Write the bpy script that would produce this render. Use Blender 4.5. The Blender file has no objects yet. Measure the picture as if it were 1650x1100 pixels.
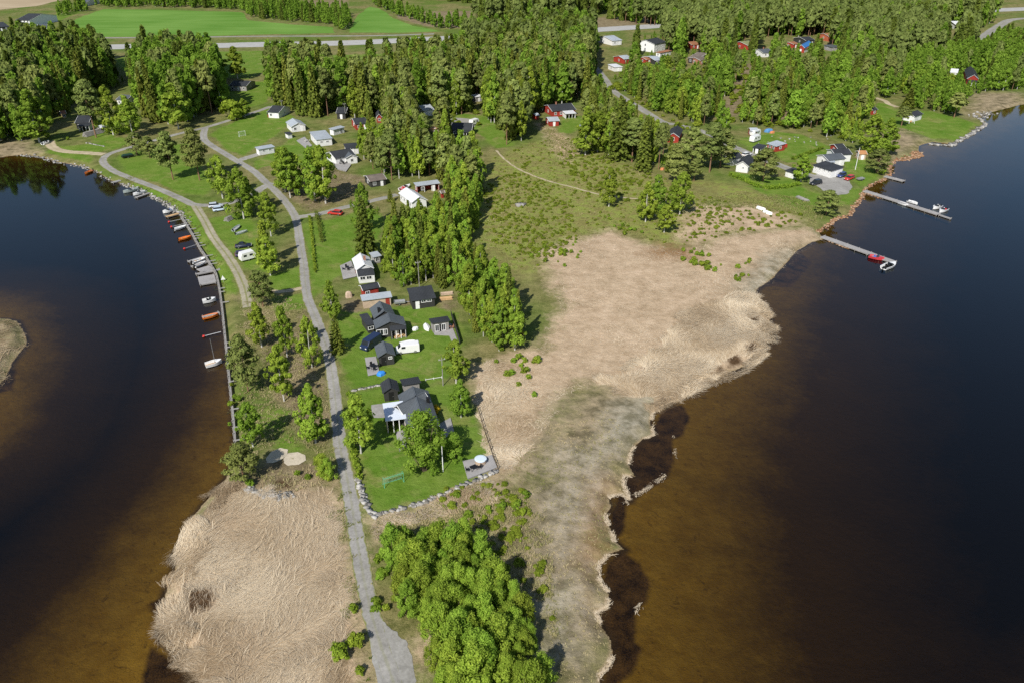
import bpy, math, random
import numpy as np
from mathutils import Matrix, Vector

# ------------------------------------------------------------------ camera, sky, sun, exposure
S = bpy.context.scene
COL = S.collection
F, TH, CH = 1260.0, math.radians(29.3), 85.0          # focal length (px of 1650), pitch, flying height
cam_d = bpy.data.cameras.new("camera"); cam = bpy.data.objects.new("camera", cam_d); COL.objects.link(cam)
cam.location = (0, 0, CH); cam.rotation_euler = (math.pi/2-TH, 0, 0)
cam_d.sensor_width = 36; cam_d.lens = 36*F/1650; cam_d.clip_start = 1; cam_d.clip_end = 20000
S.camera = cam
SUN_EL, SUN_AZ = math.radians(42), math.radians(22.5)  # shadows run away from the camera and to the right
W = bpy.data.worlds.new("World"); S.world = W; W.use_nodes = True
sky = W.node_tree.nodes.new("ShaderNodeTexSky"); sky.sky_type = 'NISHITA'; sky.sun_disc = False
sky.sun_elevation = SUN_EL; sky.sun_rotation = math.pi+SUN_AZ; sky.altitude = 80; sky.dust_density = 0.6
W.node_tree.links.new(sky.outputs[0], W.node_tree.nodes["Background"].inputs[0])
W.node_tree.nodes["Background"].inputs[1].default_value = 0.085
sd = bpy.data.lights.new("sun", 'SUN'); sun = bpy.data.objects.new("sun", sd); COL.objects.link(sun)
sd.energy = 4.4; sd.angle = math.radians(0.5); sd.color = (1, 0.955, 0.88)
sv = Vector((math.sin(SUN_AZ)*math.cos(SUN_EL), math.cos(SUN_AZ)*math.cos(SUN_EL), -math.sin(SUN_EL)))
sun.rotation_euler = sv.to_track_quat('-Z', 'Y').to_euler()
S.view_settings.view_transform = 'Standard'; S.view_settings.look = 'None'
S.view_settings.exposure = 0.28; S.view_settings.gamma = 1
try:
    S.cycles.max_bounces = 5; S.cycles.diffuse_bounces = 2; S.cycles.glossy_bounces = 2
    S.cycles.transmission_bounces = 2; S.cycles.transparent_max_bounces = 6
    S.cycles.use_denoising = False; S.cycles.caustics_reflective = False; S.cycles.caustics_refractive = False
except Exception: pass

# ------------------------------------------------------------------ small helpers
rnd = random.Random(7); RN = np.random.default_rng(11)
LAND = 0.9
def ray(px, py):
    x = (px-825)/F; y = (py-550)/F
    return x, math.cos(TH)-y*math.sin(TH), -math.sin(TH)-y*math.cos(TH)
def g(px, py, z=LAND):                                  # where a point of the survey photo meets height z
    d = ray(px, py); t = (z-CH)/d[2]
    return Vector((d[0]*t, d[1]*t, z))
def gp(pts, z=LAND): return np.array([g(x, y, z)[:2] for x, y in pts])
def seg_sdf(P, V):                                      # signed distance, + inside
    n = len(V); d2 = np.full(len(P), 1e18); ins = np.zeros(len(P), bool)
    for i in range(n):
        a = V[i]; b = V[(i+1) % n]; e = b-a; w = P-a
        t = np.clip((w@e)/max(e@e, 1e-9), 0, 1)
        q = w-t[:, None]*e; d2 = np.minimum(d2, (q*q).sum(1))
        c = (a[1] > P[:, 1]) != (b[1] > P[:, 1])
        if abs(e[1]) > 1e-12: ins ^= c & (P[:, 0] < a[0]+(P[:, 1]-a[1])/e[1]*e[0])
    d = np.sqrt(d2); return np.where(ins, d, -d)
def zone(P, polys, lim=30.0, z=LAND):
    out = np.full(len(P), -lim)
    for p in polys:
        V = gp(p, z); lo = V.min(0)-lim; hi = V.max(0)+lim
        m = ((P >= lo) & (P <= hi)).all(1)
        if m.any(): out[m] = np.maximum(out[m], np.clip(seg_sdf(P[m], V), -lim, lim))
    return out
def wav(P, sc, seed):                                   # smooth noise in about -1..1
    r = np.random.default_rng(seed); o = np.zeros(len(P))
    for k in range(9):
        a = r.uniform(0, 6.283); f = sc*r.uniform(.5, 1.8)
        o += np.sin(P[:, 0]*math.cos(a)*f+P[:, 1]*math.sin(a)*f+r.uniform(0, 6.28))
    return o/3.2

class NT:                                               # terse node writer
    def __init__(s, name):
        s.m = bpy.data.materials.new(name); s.m.use_nodes = True; s.t = s.m.node_tree; s.t.nodes.clear()
        s.out = s.n('ShaderNodeOutputMaterial')
    def n(s, typ, **kw):
        x = s.t.nodes.new(typ)
        for k, v in kw.items(): setattr(x, k, v)
        return x
    def put(s, sock, v):
        if isinstance(v, bpy.types.NodeSocket): s.t.links.new(v, sock)
        elif v is not None:
            if isinstance(v, (tuple, list)) and len(v) == 3 and sock.type == 'RGBA': v = (*v, 1)
            sock.default_value = v
    def math(s, op, a, b=None, clamp=False):
        x = s.n('ShaderNodeMath', operation=op, use_clamp=clamp); s.put(x.inputs[0], a); s.put(x.inputs[1], b); return x.outputs[0]
    def attr(s, name):
        return s.n('ShaderNodeAttribute', attribute_name=name).outputs['Fac']
    def noise(s, scale, detail=3, rough=.55, vec=None, dist=0):
        x = s.n('ShaderNodeTexNoise'); x.inputs['Scale'].default_value = scale; x.inputs['Detail'].default_value = detail
        x.inputs['Roughness'].default_value = rough; x.inputs['Distortion'].default_value = dist
        if vec is not None: s.put(x.inputs['Vector'], vec)
        return x.outputs['Fac']
    def obj(s): return s.n('ShaderNodeTexCoord').outputs['Object']
    def mapr(s, v, a, b, c=0., d=1.):
        x = s.n('ShaderNodeMapRange'); x.clamp = True
        for k, q in enumerate((v, a, b, c, d)): s.put(x.inputs[k], q)
        return x.outputs[0]
    def mix(s, f, a, b, blend='MIX'):
        x = s.n('ShaderNodeMix', data_type='RGBA', blend_type=blend)
        s.put(x.inputs[0], f); s.put(x.inputs[6], a); s.put(x.inputs[7], b); return x.outputs[2]
    def bump(s, h, strength=.5, dist=.1):
        x = s.n('ShaderNodeBump'); x.inputs['Strength'].default_value = strength; x.inputs['Distance'].default_value = dist
        s.put(x.inputs['Height'], h); return x.outputs[0]
    def bsdf(s, col, rough=.8, normal=None, metal=0., spec=.3):
        x = s.n('ShaderNodeBsdfPrincipled'); s.put(x.inputs['Base Color'], col); s.put(x.inputs['Roughness'], rough)
        s.put(x.inputs['Metallic'], metal); s.put(x.inputs['Specular IOR Level'], spec)
        if normal is not None: s.put(x.inputs['Normal'], normal)
        return x.outputs[0]
    def end(s, sh): s.t.links.new(sh, s.out.inputs[0]); return s.m
_M = {}
def mat(name, col, rough=.7, var=.25, scale=3., metal=0., spec=.3, seam=None):
    if name in _M: return _M[name]
    t = NT(name); v = t.obj(); f = t.noise(scale, 4, .6, v); f2 = t.noise(scale*.17, 3, .5, v)
    lo = tuple(c*(1-var) for c in col); hi = tuple(min(1, c*(1+var*.6)) for c in col)
    c = t.mix(t.mapr(t.math('ADD', f, f2), .7, 1.3), lo, hi)
    nrm = None
    if seam:                                            # board or sheet-metal seams as relief
        w = t.n('ShaderNodeTexWave', wave_type='BANDS', bands_direction=seam[0]); w.inputs['Scale'].default_value = seam[1]
        t.put(w.inputs['Vector'], v); nrm = t.bump(t.mapr(w.outputs['Fac'], 0, .25), .6, .03)
        c = t.mix(t.mapr(w.outputs['Fac'], 0, .12), tuple(k*.6 for k in col), c)
    _M[name] = t.end(t.bsdf(c, rough, nrm, metal, spec)); return _M[name]

class MB:                                               # collects shapes, links ONE mesh object
    def __init__(s): s.v = []; s.f = []; s.mi = []
    def add(s, vs, fs, mi=0):
        o = len(s.v); s.v += [tuple(p) for p in vs]; s.f += [tuple(i+o for i in f) for f in fs]; s.mi += [mi]*len(fs); return s
    def box(s, c, d, rz=0, mi=0, ry=0):
        m = Matrix.Translation(c) @ Matrix.Rotation(rz, 4, 'Z') @ Matrix.Rotation(ry, 4, 'Y')
        vs = [m @ Vector((x*d[0]/2, y*d[1]/2, z*d[2]/2)) for z in (-1, 1) for x, y in ((-1, -1), (1, -1), (1, 1), (-1, 1))]
        return s.add(vs, [(3, 2, 1, 0), (4, 5, 6, 7), (0, 1, 5, 4), (1, 2, 6, 5), (2, 3, 7, 6), (3, 0, 4, 7)], mi)
    def prism(s, pts, z0, z1, mi=0):
        n = len(pts); vs = [(x, y, z0) for x, y in pts]+[(x, y, z1) for x, y in pts]
        return s.add(vs, [tuple(range(n-1, -1, -1)), tuple(range(n, 2*n))]+[(i, (i+1) % n, n+(i+1) % n, n+i) for i in range(n)], mi)
    def slab(s, pts, th, mi=0):                         # pts: 3d loop (ccw from above), thickened downwards
        n = len(pts); vs = [tuple(p) for p in pts]+[(p[0], p[1], p[2]-th) for p in pts]
        return s.add(vs, [tuple(range(n)), tuple(range(2*n-1, n-1, -1))]+[(n+i, n+(i+1) % n, (i+1) % n, i) for i in range(n)], mi)
    def tube(s, path, radii, n=6, mi=0):
        vs = []; fs = []
        for k, p in enumerate(path):
            p = Vector(p); a = Vector(path[max(k-1, 0)]); b = Vector(path[min(k+1, len(path)-1)]); d = (b-a).normalized()
            u = d.orthogonal().normalized() if abs(d.z) < .9 else d.cross(Vector((0, 1, 0))).normalized(); w = d.cross(u)
            for i in range(n):
                t = 2*math.pi*i/n; vs.append(p+(u*math.cos(t)+w*math.sin(t))*radii[k])
        for k in range(len(path)-1):
            for i in range(n): fs.append((k*n+i, k*n+(i+1) % n, (k+1)*n+(i+1) % n, (k+1)*n+i))
        fs += [tuple(range(n-1, -1, -1)), tuple(range((len(path)-1)*n, len(path)*n))]
        return s.add(vs, fs, mi)
    def loft(s, secs, mi=0, cap=True):
        n = len(secs[0]); vs = [p for q in secs for p in q]; fs = []
        for k in range(len(secs)-1):
            for i in range(n): fs.append((k*n+i, k*n+(i+1) % n, (k+1)*n+(i+1) % n, (k+1)*n+i))
        if cap: fs += [tuple(range(n-1, -1, -1)), tuple(range((len(secs)-1)*n, len(secs)*n))]
        return s.add(vs, fs, mi)
    def build(s, name, mats, parent=None, smooth=False, loc=None, rz=None):
        me = bpy.data.meshes.new(name); me.from_pydata(s.v, [], s.f)
        for m in (mats if isinstance(mats, (list, tuple)) else [mats]): me.materials.append(m)
        me.polygons.foreach_set('material_index', s.mi)
        if smooth: me.polygons.foreach_set('use_smooth', [True]*len(s.f))
        me.update(); o = bpy.data.objects.new(name, me); COL.objects.link(o)
        if parent: o.parent = parent
        if loc is not None: o.location = loc
        if rz is not None: o.rotation_euler[2] = rz
        return o
def np_mesh(name, V, Q, mats, attrs=None, mi=None, smooth=False):   # quads from arrays
    me = bpy.data.meshes.new(name); n = len(Q)
    me.vertices.add(len(V)); me.vertices.foreach_set('co', np.asarray(V, np.float32).ravel())
    me.loops.add(n*4); me.loops.foreach_set('vertex_index', np.asarray(Q, np.int32).ravel())
    me.polygons.add(n); me.polygons.foreach_set('loop_start', np.arange(0, n*4, 4, dtype=np.int32))
    for m in mats: me.materials.append(m)
    if mi is not None: me.polygons.foreach_set('material_index', np.asarray(mi, np.int32))
    if smooth: me.polygons.foreach_set('use_smooth', np.ones(n, bool))
    for k, (dom, a) in (attrs or {}).items():
        me.attributes.new(k, 'FLOAT', dom); at = me.attributes[k]; at.data.foreach_set('value', np.asarray(a, np.float32))
    me.update(); me.validate(); return me
def link(name, me, parent=None):
    o = bpy.data.objects.new(name, me); COL.objects.link(o)
    if parent: o.parent = parent
    return o
def tag(o, label=None, cat=None, group=None, kind=None):
    if label: o['label'] = label
    if cat: o['category'] = cat
    if group: o['group'] = group
    if kind: o['kind'] = kind
    return o
def thing(name, label, cat, loc, rz=0, group=None):
    o = bpy.data.objects.new(name, None); COL.objects.link(o); o.location = loc; o.rotation_euler[2] = rz; o.empty_display_size = .3
    return tag(o, label, cat, group)
def copy_tree(o, parent=None):
    c = o.copy(); COL.objects.link(c)
    if parent: c.parent = parent
    for ch in list(o.children): copy_tree(ch, c)
    return c

# ------------------------------------------------------------------ survey outlines (photo points)
LAKE_L = [(-900, 262), (-200, 256), (0, 254), (30, 250), (60, 252), (95, 262), (130, 268), (155, 277), (175, 290), (195, 297), (225, 307), (245, 317),
  (262, 326), (275, 333), (290, 345), (300, 358), (310, 375), (318, 393), (327, 408), (338, 424), (347, 440), (352, 460), (356, 485), (360, 520), (364, 560),
  (368, 600), (372, 640), (376, 680), (379, 715), (378, 740), (364, 769), (348, 788), (323, 816), (302, 840), (299, 859), (286, 890), (279, 927),
  (265, 958), (274, 983), (266, 998), (271, 1029), (296, 1057), (317, 1078), (330, 1097), (340, 1130), (350, 1200), (350, 1420), (-900, 1420)]
ISLET = [(-60, 512), (10, 513), (28, 517), (40, 535), (45, 552), (32, 568), (20, 585), (12, 605), (-10, 628), (-80, 640)]
LAKE_R = [(980, 1420), (970, 1200), (968, 1110), (968, 1085), (980, 1072), (988, 1050), (985, 1030), (970, 1008), (960, 985), (978, 978), (982, 955), (966, 935), (964, 910), (980, 893), (1008, 884), (990, 870),
  (984, 850), (975, 832), (986, 815), (980, 800), (1000, 795), (1015, 805), (1005, 780), (1005, 765), (1025, 768), (1013, 745), (1018, 725), (1035, 707), (1054, 702), (1049, 680), (1052, 665), (1068, 652),
  (1085, 645), (1105, 630), (1125, 619), (1160, 607), (1200, 590), (1228, 567), (1236, 548), (1240, 530), (1242, 507), (1228, 490), (1214, 478), (1222, 465), (1245, 450),
  (1262, 430), (1285, 405), (1310, 390), (1327, 386), (1320, 373), (1330, 365), (1348, 352), (1371, 346), (1375, 335), (1387, 321), (1395, 303),
  (1425, 288), (1437, 281), (1433, 269), (1446, 257), (1468, 254), (1481, 244), (1482, 235), (1504, 229), (1532, 233), (1540, 230), (1570, 212),
  (1590, 197), (1577, 192), (1592, 183), (1626, 174), (1647, 169), (1700, 160), (1850, 140), (2300, 120), (2900, 110), (2900, 1420)]
def water_sd(P):
    a = seg_sdf(P, gp(LAKE_L, 0)); b = seg_sdf(P, gp(ISLET, 0)); a = np.where(b > -60, np.minimum(a, -b), a)
    return np.maximum(a, seg_sdf(P, gp(LAKE_R, 0)))
def land_z(P):
    s = -water_sd(P); t = np.clip(s/3.0, 0, 1)
    return np.where(s > 0, .02+(LAND-.02)*t*t*(3-2*t), -.12-np.minimum(2.5, .09*-s))
def on(px, py):                                         # photo point -> the ground there
    p = g(px, py)
    for _ in range(2):
        z = max(0., float(land_z(np.array([p[:2]]))[0])); p = g(px, py, z)
    return p
LAWN = [[(560, 665), (566, 632), (620, 620), (690, 622), (742, 618), (765, 655), (775, 690), (795, 742), (770, 768), (740, 786), (680, 808), (605, 828), (592, 795), (578, 758), (562, 735)],
  [(532, 525), (548, 500), (575, 505), (600, 500), (680, 490), (735, 505), (745, 560), (735, 605), (690, 620), (565, 628), (548, 590)],
  [(488, 362), (560, 347), (595, 335), (622, 350), (610, 400), (600, 432), (545, 445), (503, 480), (496, 440)],
  [(338, 216), (385, 192), (430, 172), (475, 188), (460, 205), (440, 222), (415, 237), (392, 252), (362, 240)],
  [(407, 264), (440, 245), (470, 222), (500, 232), (560, 262), (520, 268), (430, 268), (412, 275)],
  [(200, 289), (255, 306), (292, 323), (318, 340), (334, 362), (352, 400), (378, 440), (382, 475), (360, 465), (342, 428), (310, 366), (270, 330)],
  [(190, 250), (250, 236), (300, 232), (320, 262), (345, 300), (330, 315), (290, 312), (240, 292), (200, 278)],
  [(88, 238), (150, 232), (190, 222), (225, 225), (190, 240), (150, 247), (150, 264), (70, 246)], [(150, 195), (190, 190), (185, 225), (150, 230)],
  [(1188, 225), (1240, 212), (1290, 217), (1345, 240), (1330, 262), (1270, 262), (1215, 246)], [(1172, 275), (1230, 284), (1295, 290), (1290, 300), (1240, 306), (1180, 287)],
  [(1402, 188), (1440, 178), (1500, 180), (1545, 190), (1574, 200), (1540, 225), (1500, 222), (1455, 207), (1420, 202)], [(1406, 180), (1412, 165), (1435, 168), (1445, 180), (1420, 188)],
  [(896, 214), (908, 188), (938, 187), (941, 205), (918, 216)], [(432, 444), (486, 430), (488, 463), (442, 470)], [(436, 478), (490, 474), (494, 497), (446, 503)],
  [(336, 352), (398, 342), (420, 375), (445, 430), (430, 440), (395, 432), (352, 382)], [(1360, 258), (1395, 255), (1415, 285), (1385, 300), (1362, 280)],
  [(700, 195), (735, 182), (790, 188), (830, 235), (800, 240), (770, 215)], [(420, 655), (470, 660), (455, 700), (420, 690)], [(440, 720), (470, 690), (490, 725), (470, 735)],
  [(185, 95), (240, 86), (425, 82), (440, 110), (400, 128), (200, 116)], [(0, 48), (60, 44), (95, 34), (150, 12), (60, 30), (0, 60), (-200, 70)], [(350, 140), (440, 128), (430, 165), (380, 180)],
  [(1330, 312), (1372, 304), (1395, 300), (1370, 330), (1340, 330)], [(1290, 300), (1340, 318), (1320, 345), (1285, 335), (1200, 300)], [(520, 90), (640, 86), (640, 96), (520, 100)]]
STRAW = [[(870, 405), (920, 385), (985, 372), (1040, 392), (1090, 405), (1190, 372), (1300, 366), (1330, 384), (1245, 445), (1212, 480), (1250, 510), (1235, 580), (1090, 650), (1030, 640), (960, 612),
  (900, 640), (870, 690), (840, 760), (800, 772), (776, 695), (766, 645), (762, 592), (815, 572), (872, 560), (905, 500), (885, 440)],
  [(360, 770), (400, 790), (440, 805), (500, 795), (546, 770), (558, 830), (572, 920), (586, 1000), (598, 1060), (605, 1150), (600, 1300), (300, 1300), (250, 1000), (290, 850)],
  [(604, 838), (680, 815), (760, 782), (800, 775), (800, 800), (700, 838), (640, 845), (612, 880)], [(685, 1040), (705, 1035), (708, 1060), (690, 1065)],
  [(870, 200), (905, 215), (930, 240), (915, 262), (890, 240)], [(1120, 330), (1200, 330), (1290, 352), (1300, 366), (1190, 374), (1120, 400), (1090, 380)]]
GREY = [ISLET, [(1425, 205), (1455, 208), (1490, 226), (1470, 240), (1430, 262), (1420, 230)], [(1570, 150), (1640, 150), (1655, 172), (1600, 182), (1560, 192), (1560, 170)], [(0, 225), (40, 222), (70, 245), (40, 252), (-50, 256)],
  [(905, 640), (970, 618), (1070, 632), (1060, 690), (1000, 790), (985, 850), (965, 960), (975, 1110), (970, 1300), (870, 1300), (880, 1060), (860, 1000), (800, 900), (780, 830), (850, 760), (875, 690)],
  [(1110, 540), (1165, 495), (1185, 505), (1170, 540), (1120, 575), (1095, 590)], [(1185, 470), (1215, 440), (1260, 395), (1320, 384), (1300, 400), (1262, 430), (1215, 478)]]
PALE = [[(985, 690), (1030, 640), (1068, 640), (1045, 670), (1010, 710), (975, 720)], [(925, 730), (960, 740), (920, 860), (905, 900), (900, 800)], [(870, 960), (925, 920), (935, 960), (900, 1040), (885, 1000)], [(1205, 455), (1262, 405), (1280, 405), (1235, 455), (1214, 476)]]
RUST = [[(935, 760), (985, 770), (985, 820), (975, 880), (955, 950), (945, 1000), (920, 900)], [(1060, 395), (1040, 410), (1120, 420), (1110, 400)]]
MEADOW = [[(762, 300), (800, 250), (850, 232), (935, 222), (1000, 262), (1100, 300), (1190, 335), (1190, 372), (1090, 398), (1040, 388), (985, 372), (900, 398), (870, 440), (820, 440), (770, 400), (755, 340)],
  [(1110, 290), (1200, 300), (1300, 340), (1290, 360), (1180, 335)], [(700, 800), (800, 775), (850, 790), (860, 880), (900, 1000), (870, 980), (830, 940), (760, 860)]]
SOIL = [[(385, 785), (440, 720), (520, 745), (548, 770), (500, 795), (430, 800)], [(380, 480), (420, 500), (430, 600), (470, 700), (520, 720), (540, 680), (520, 600), (505, 520), (492, 500), (450, 560), (410, 480)],
  [(560, 478), (600, 488), (585, 505), (545, 512)], [(640, 488), (665, 484), (668, 496), (640, 500)], [(1165, 195), (1185, 195), (1200, 150), (1215, 100), (1190, 110), (1165, 170)], [(700, 480), (730, 476), (732, 495), (715, 505)],
  [(925, 32), (1070, 22), (1062, 38), (960, 46), (930, 44)], [(640, 20), (760, 18), (760, 46), (690, 44), (640, 30)], [(400, 5), (560, 0), (560, 12), (520, 12), (450, 15)], [(1240, 200), (1265, 170), (1325, 150), (1330, 160), (1280, 190)],
  [(455, 268), (520, 268), (600, 290), (560, 320), (500, 340), (470, 320), (440, 290)]]
MAT = [[(1068, 652), (1100, 650), (1112, 668), (1102, 698), (1085, 705), (1086, 735), (1075, 765), (1040, 790), (1010, 812), (1003, 860), (985, 872), (985, 820), (1005, 780), (1018, 725), (1049, 690)],
  [(1000, 880), (1030, 905), (1050, 935), (1044, 965), (1025, 985), (1024, 1030), (1035, 1040), (1022, 1080), (985, 1110), (968, 1110), (985, 1030), (960, 985), (975, 910)],
  [(266, 1050), (240, 1035), (225, 1090), (220, 1200), (360, 1200), (330, 1097)], [(-50, 600), (25, 595), (20, 625), (-40, 640)], [(270, 955), (240, 970), (255, 1000), (275, 1000)], [(1225, 460), (1275, 460), (1310, 420), (1290, 405)]]
DARKP = [[(303, 945), (343, 942), (352, 962), (335, 985), (305, 988)], [(1136, 604), (1160, 588), (1172, 592), (1150, 606)], [(1170, 578), (1190, 570), (1196, 580), (1176, 588)], [(1196, 560), (1215, 548), (1225, 556), (1205, 572)], [(1205, 512), (1226, 508), (1226, 516), (1208, 520)], [(435, 775), (462, 770), (468, 782), (440, 786)]]
DEEP_L = [(-900, 200), (150, 270), (240, 322), (300, 372), (326, 440), (320, 520), (300, 610), (262, 700), (200, 780), (100, 905), (0, 1020), (-200, 1250), (-900, 1400), (-900, 700), (-40, 760), (60, 700), (110, 620), (130, 540), (100, 475), (40, 450), (-100, 440), (-900, 440)]
DEEP_R = [(1360, 372), (1320, 420), (1295, 500), (1280, 580), (1235, 660), (1205, 780), (1215, 920), (1250, 1100), (1260, 1400), (2900, 1400), (2900, 100), (1700, 160), (1560, 235), (1460, 275)]

# ------------------------------------------------------------------ ground sheet
xs = np.concatenate([np.arange(-900, -30, 30), np.arange(-30, 1681, 3.), np.arange(1700, 2600, 30)])
ys = np.concatenate([[-151, -146, -138, -128, -115, -100, -85, -70, -55, -40, -28, -18, -10], np.arange(-4, 1120, 3.), np.arange(1130, 1420, 30)])
PX, PY = np.meshgrid(xs, ys); dx = (PX-825)/F; dyy = (PY-550)/F
tt = -CH/(-math.sin(TH)-dyy*math.cos(TH)); GP = np.stack([(dx*tt).ravel(), ((math.cos(TH)-dyy*math.sin(TH))*tt).ravel()], 1)
sdw = water_sd(GP); GZ = land_z(GP)+np.where(sdw < -3, wav(GP, .35, 3)*.012, 0)
nx, ny = len(xs), len(ys); idx = np.arange(nx*ny).reshape(ny, nx)
Q = np.stack([idx[1:, :-1], idx[1:, 1:], idx[:-1, 1:], idx[:-1, :-1]], -1).reshape(-1, 4)
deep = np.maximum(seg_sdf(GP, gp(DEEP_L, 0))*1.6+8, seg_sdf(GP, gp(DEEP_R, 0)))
SD = {'shore': np.clip(-sdw, -40, 40), 'lawn': zone(GP, LAWN), 'straw': zone(GP, STRAW), 'greym': zone(GP, GREY), 'pale': zone(GP, PALE), 'rust': zone(GP, RUST),
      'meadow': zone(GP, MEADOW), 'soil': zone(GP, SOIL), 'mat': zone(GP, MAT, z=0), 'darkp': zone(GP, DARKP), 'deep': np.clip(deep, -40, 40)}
t = NT('ground'); v = t.obj()
e1 = t.noise(.12, 4, .6, v); e2 = t.noise(.9, 4, .6, v); fine = t.noise(5., 4, .7, v); mid = t.noise(.35, 5, .62, v); big = t.noise(.03, 4, .6, v)
edge = t.math('ADD', t.math('MULTIPLY', t.math('SUBTRACT', e1, .5), 2.), t.math('SUBTRACT', e2, .5))
grain = t.math('ADD', t.math('MULTIPLY', fine, .5), t.math('MULTIPLY', mid, .5))
def patch(a, b, lo=.38, hi=.62, f=None): return t.mix(t.mapr(f or grain, lo, hi), a, b)
col = patch((.10, .105, .03), (.29, .25, .11)); col = t.mix(t.mapr(big, .4, .62), col, patch((.07, .115, .018), (.15, .20, .045)))
def zmix(col, name, c2, amp, soft):
    return t.mix(t.mapr(t.math('ADD', t.attr(name), t.math('MULTIPLY', edge, amp)), -soft, soft), col, c2)
col = zmix(col, 'soil', patch((.13, .10, .055), (.31, .25, .15)), 4, 1.5)
col = zmix(col, 'meadow', t.mix(t.mapr(mid, .42, .6), patch((.15, .15, .038), (.36, .30, .13)), patch((.13, .195, .026), (.26, .29, .07))), 9, 5)
col = zmix(col, 'straw', t.mix(t.mapr(e1, .35, .65), patch((.30, .215, .13), (.56, .43, .29)), patch((.40, .29, .18), (.60, .46, .32))), 7, 3)
col = zmix(col, 'greym', patch(patch((.13, .105, .06), (.19, .165, .092)), (.36, .285, .18), .36, .64, mid), 8, 5)
col = zmix(col, 'rust', patch((.19, .105, .045), (.34, .215, .11)), 7, 4)
col = zmix(col, 'pale', patch((.20, .18, .12), (.46, .42, .33), .36, .64, mid), 7, 5)
lg = t.mix(t.mapr(e1, .3, .7), patch((.075, .155, .013), (.125, .225, .028)), patch((.11, .18, .02), (.20, .26, .055)))
lg = t.mix(t.mapr(t.noise(.11, 5, .65, v, .8), .54, .70, 0, .75), lg, patch((.19, .19, .05), (.34, .29, .13))); lg = t.mix(t.mapr(big, .5, .7, 0, .5), lg, (.13, .20, .03))
col = zmix(col, 'lawn', lg, 2.2, .8)
col = zmix(col, 'darkp', patch((.035, .02, .01), (.14, .085, .045)), 2., .8)
sh = t.math('ADD', t.attr('shore'), t.math('MULTIPLY', edge, .5))
col = t.mix(t.mapr(sh, .1, .7, 1, 0), col, patch((.17, .12, .06), (.42, .33, .20)))
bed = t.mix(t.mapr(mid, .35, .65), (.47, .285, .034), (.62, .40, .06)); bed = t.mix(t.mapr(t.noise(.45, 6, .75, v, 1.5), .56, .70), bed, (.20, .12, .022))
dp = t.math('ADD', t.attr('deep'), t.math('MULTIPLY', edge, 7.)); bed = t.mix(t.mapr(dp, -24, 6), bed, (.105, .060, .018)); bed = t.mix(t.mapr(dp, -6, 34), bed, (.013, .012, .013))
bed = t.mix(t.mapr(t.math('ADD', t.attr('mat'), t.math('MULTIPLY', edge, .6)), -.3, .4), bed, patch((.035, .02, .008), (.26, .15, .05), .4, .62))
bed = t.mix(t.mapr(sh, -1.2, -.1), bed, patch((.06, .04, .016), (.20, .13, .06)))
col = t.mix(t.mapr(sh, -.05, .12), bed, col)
hgt = t.math('ADD', t.math('MULTIPLY', fine, .6), e2)
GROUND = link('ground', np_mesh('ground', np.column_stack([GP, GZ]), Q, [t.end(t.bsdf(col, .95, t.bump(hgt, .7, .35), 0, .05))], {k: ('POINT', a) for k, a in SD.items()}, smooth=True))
tag(GROUND, 'low peninsula of grass, straw-coloured marsh and lake bed', 'ground', kind='structure')

# lake surface: clear peat-tinted water with sky reflections
t = NT('water'); v = t.obj()
rip = t.math('ADD', t.math('MULTIPLY', t.noise(.9, 2, .5, v), .5), t.noise(.12, 3, .5, v))
nb = t.bump(rip, .05, .12)
fr = t.n('ShaderNodeFresnel'); fr.inputs['IOR'].default_value = 1.33; t.put(fr.inputs['Normal'], nb)
gl = t.n('ShaderNodeBsdfGlossy'); gl.inputs['Roughness'].default_value = .06; gl.inputs['Color'].default_value = (.80, .92, 1.0, 1); t.put(gl.inputs['Normal'], nb)
tr = t.n('ShaderNodeBsdfTransparent'); tr.inputs['Color'].default_value = (.62, .58, .50, 1)
mx = t.n('ShaderNodeMixShader'); t.put(mx.inputs[0], fr.outputs[0]); t.put(mx.inputs[1], tr.outputs[0]); t.put(mx.inputs[2], gl.outputs[0])
b = MB(); b.add([(-2500, 20, 0), (2500, 20, 0), (2500, 1500, 0), (-2500, 1500, 0)], [(0, 1, 2, 3)])
tag(b.build('lake_water', t.end(mx.outputs[0])), 'calm dark peat-brown lake water on both sides of the peninsula', 'water', kind='structure')

# ------------------------------------------------------------------ roads, paths, fields
def gravel(name, c1, c2, rut=False, verge=True):
    t = NT(name); v = t.obj(); f = t.noise(2.5, 5, .7, v); m2 = t.noise(.2, 4, .6, v); m3 = t.noise(.9, 4, .6, v)
    c = t.mix(t.mapr(t.math('ADD', f, m2), .75, 1.25), c1, c2); c = t.mix(t.mapr(t.noise(.35, 5, .7, v, 1.), .55, .72, 0, .55), c, tuple(k*.62 for k in c1))
    if rut or verge:
        a = t.attr('u'); ab = t.math('ABSOLUTE', a); gr = t.mix(f, (.11, .15, .03), (.30, .27, .11))
        e = t.mapr(t.math('ADD', ab, t.math('MULTIPLY', t.math('SUBTRACT', m3, .5), .55)), .78, .95); c = t.mix(e, c, gr)
        mid_ = t.mapr(t.math('ADD', ab, t.math('MULTIPLY', t.math('SUBTRACT', m3, .5), .5)), .05, .22, .85 if rut else .28, 0); c = t.mix(mid_, c, gr)
    return t.end(t.bsdf(c, .95, t.bump(f, .5, .05), 0, .1))
GR_ROAD = gravel('gravel_road', (.22, .21, .19), (.37, .355, .33)); GR_DARK = gravel('dark_gravel', (.15, .135, .11), (.27, .245, .205))
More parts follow.
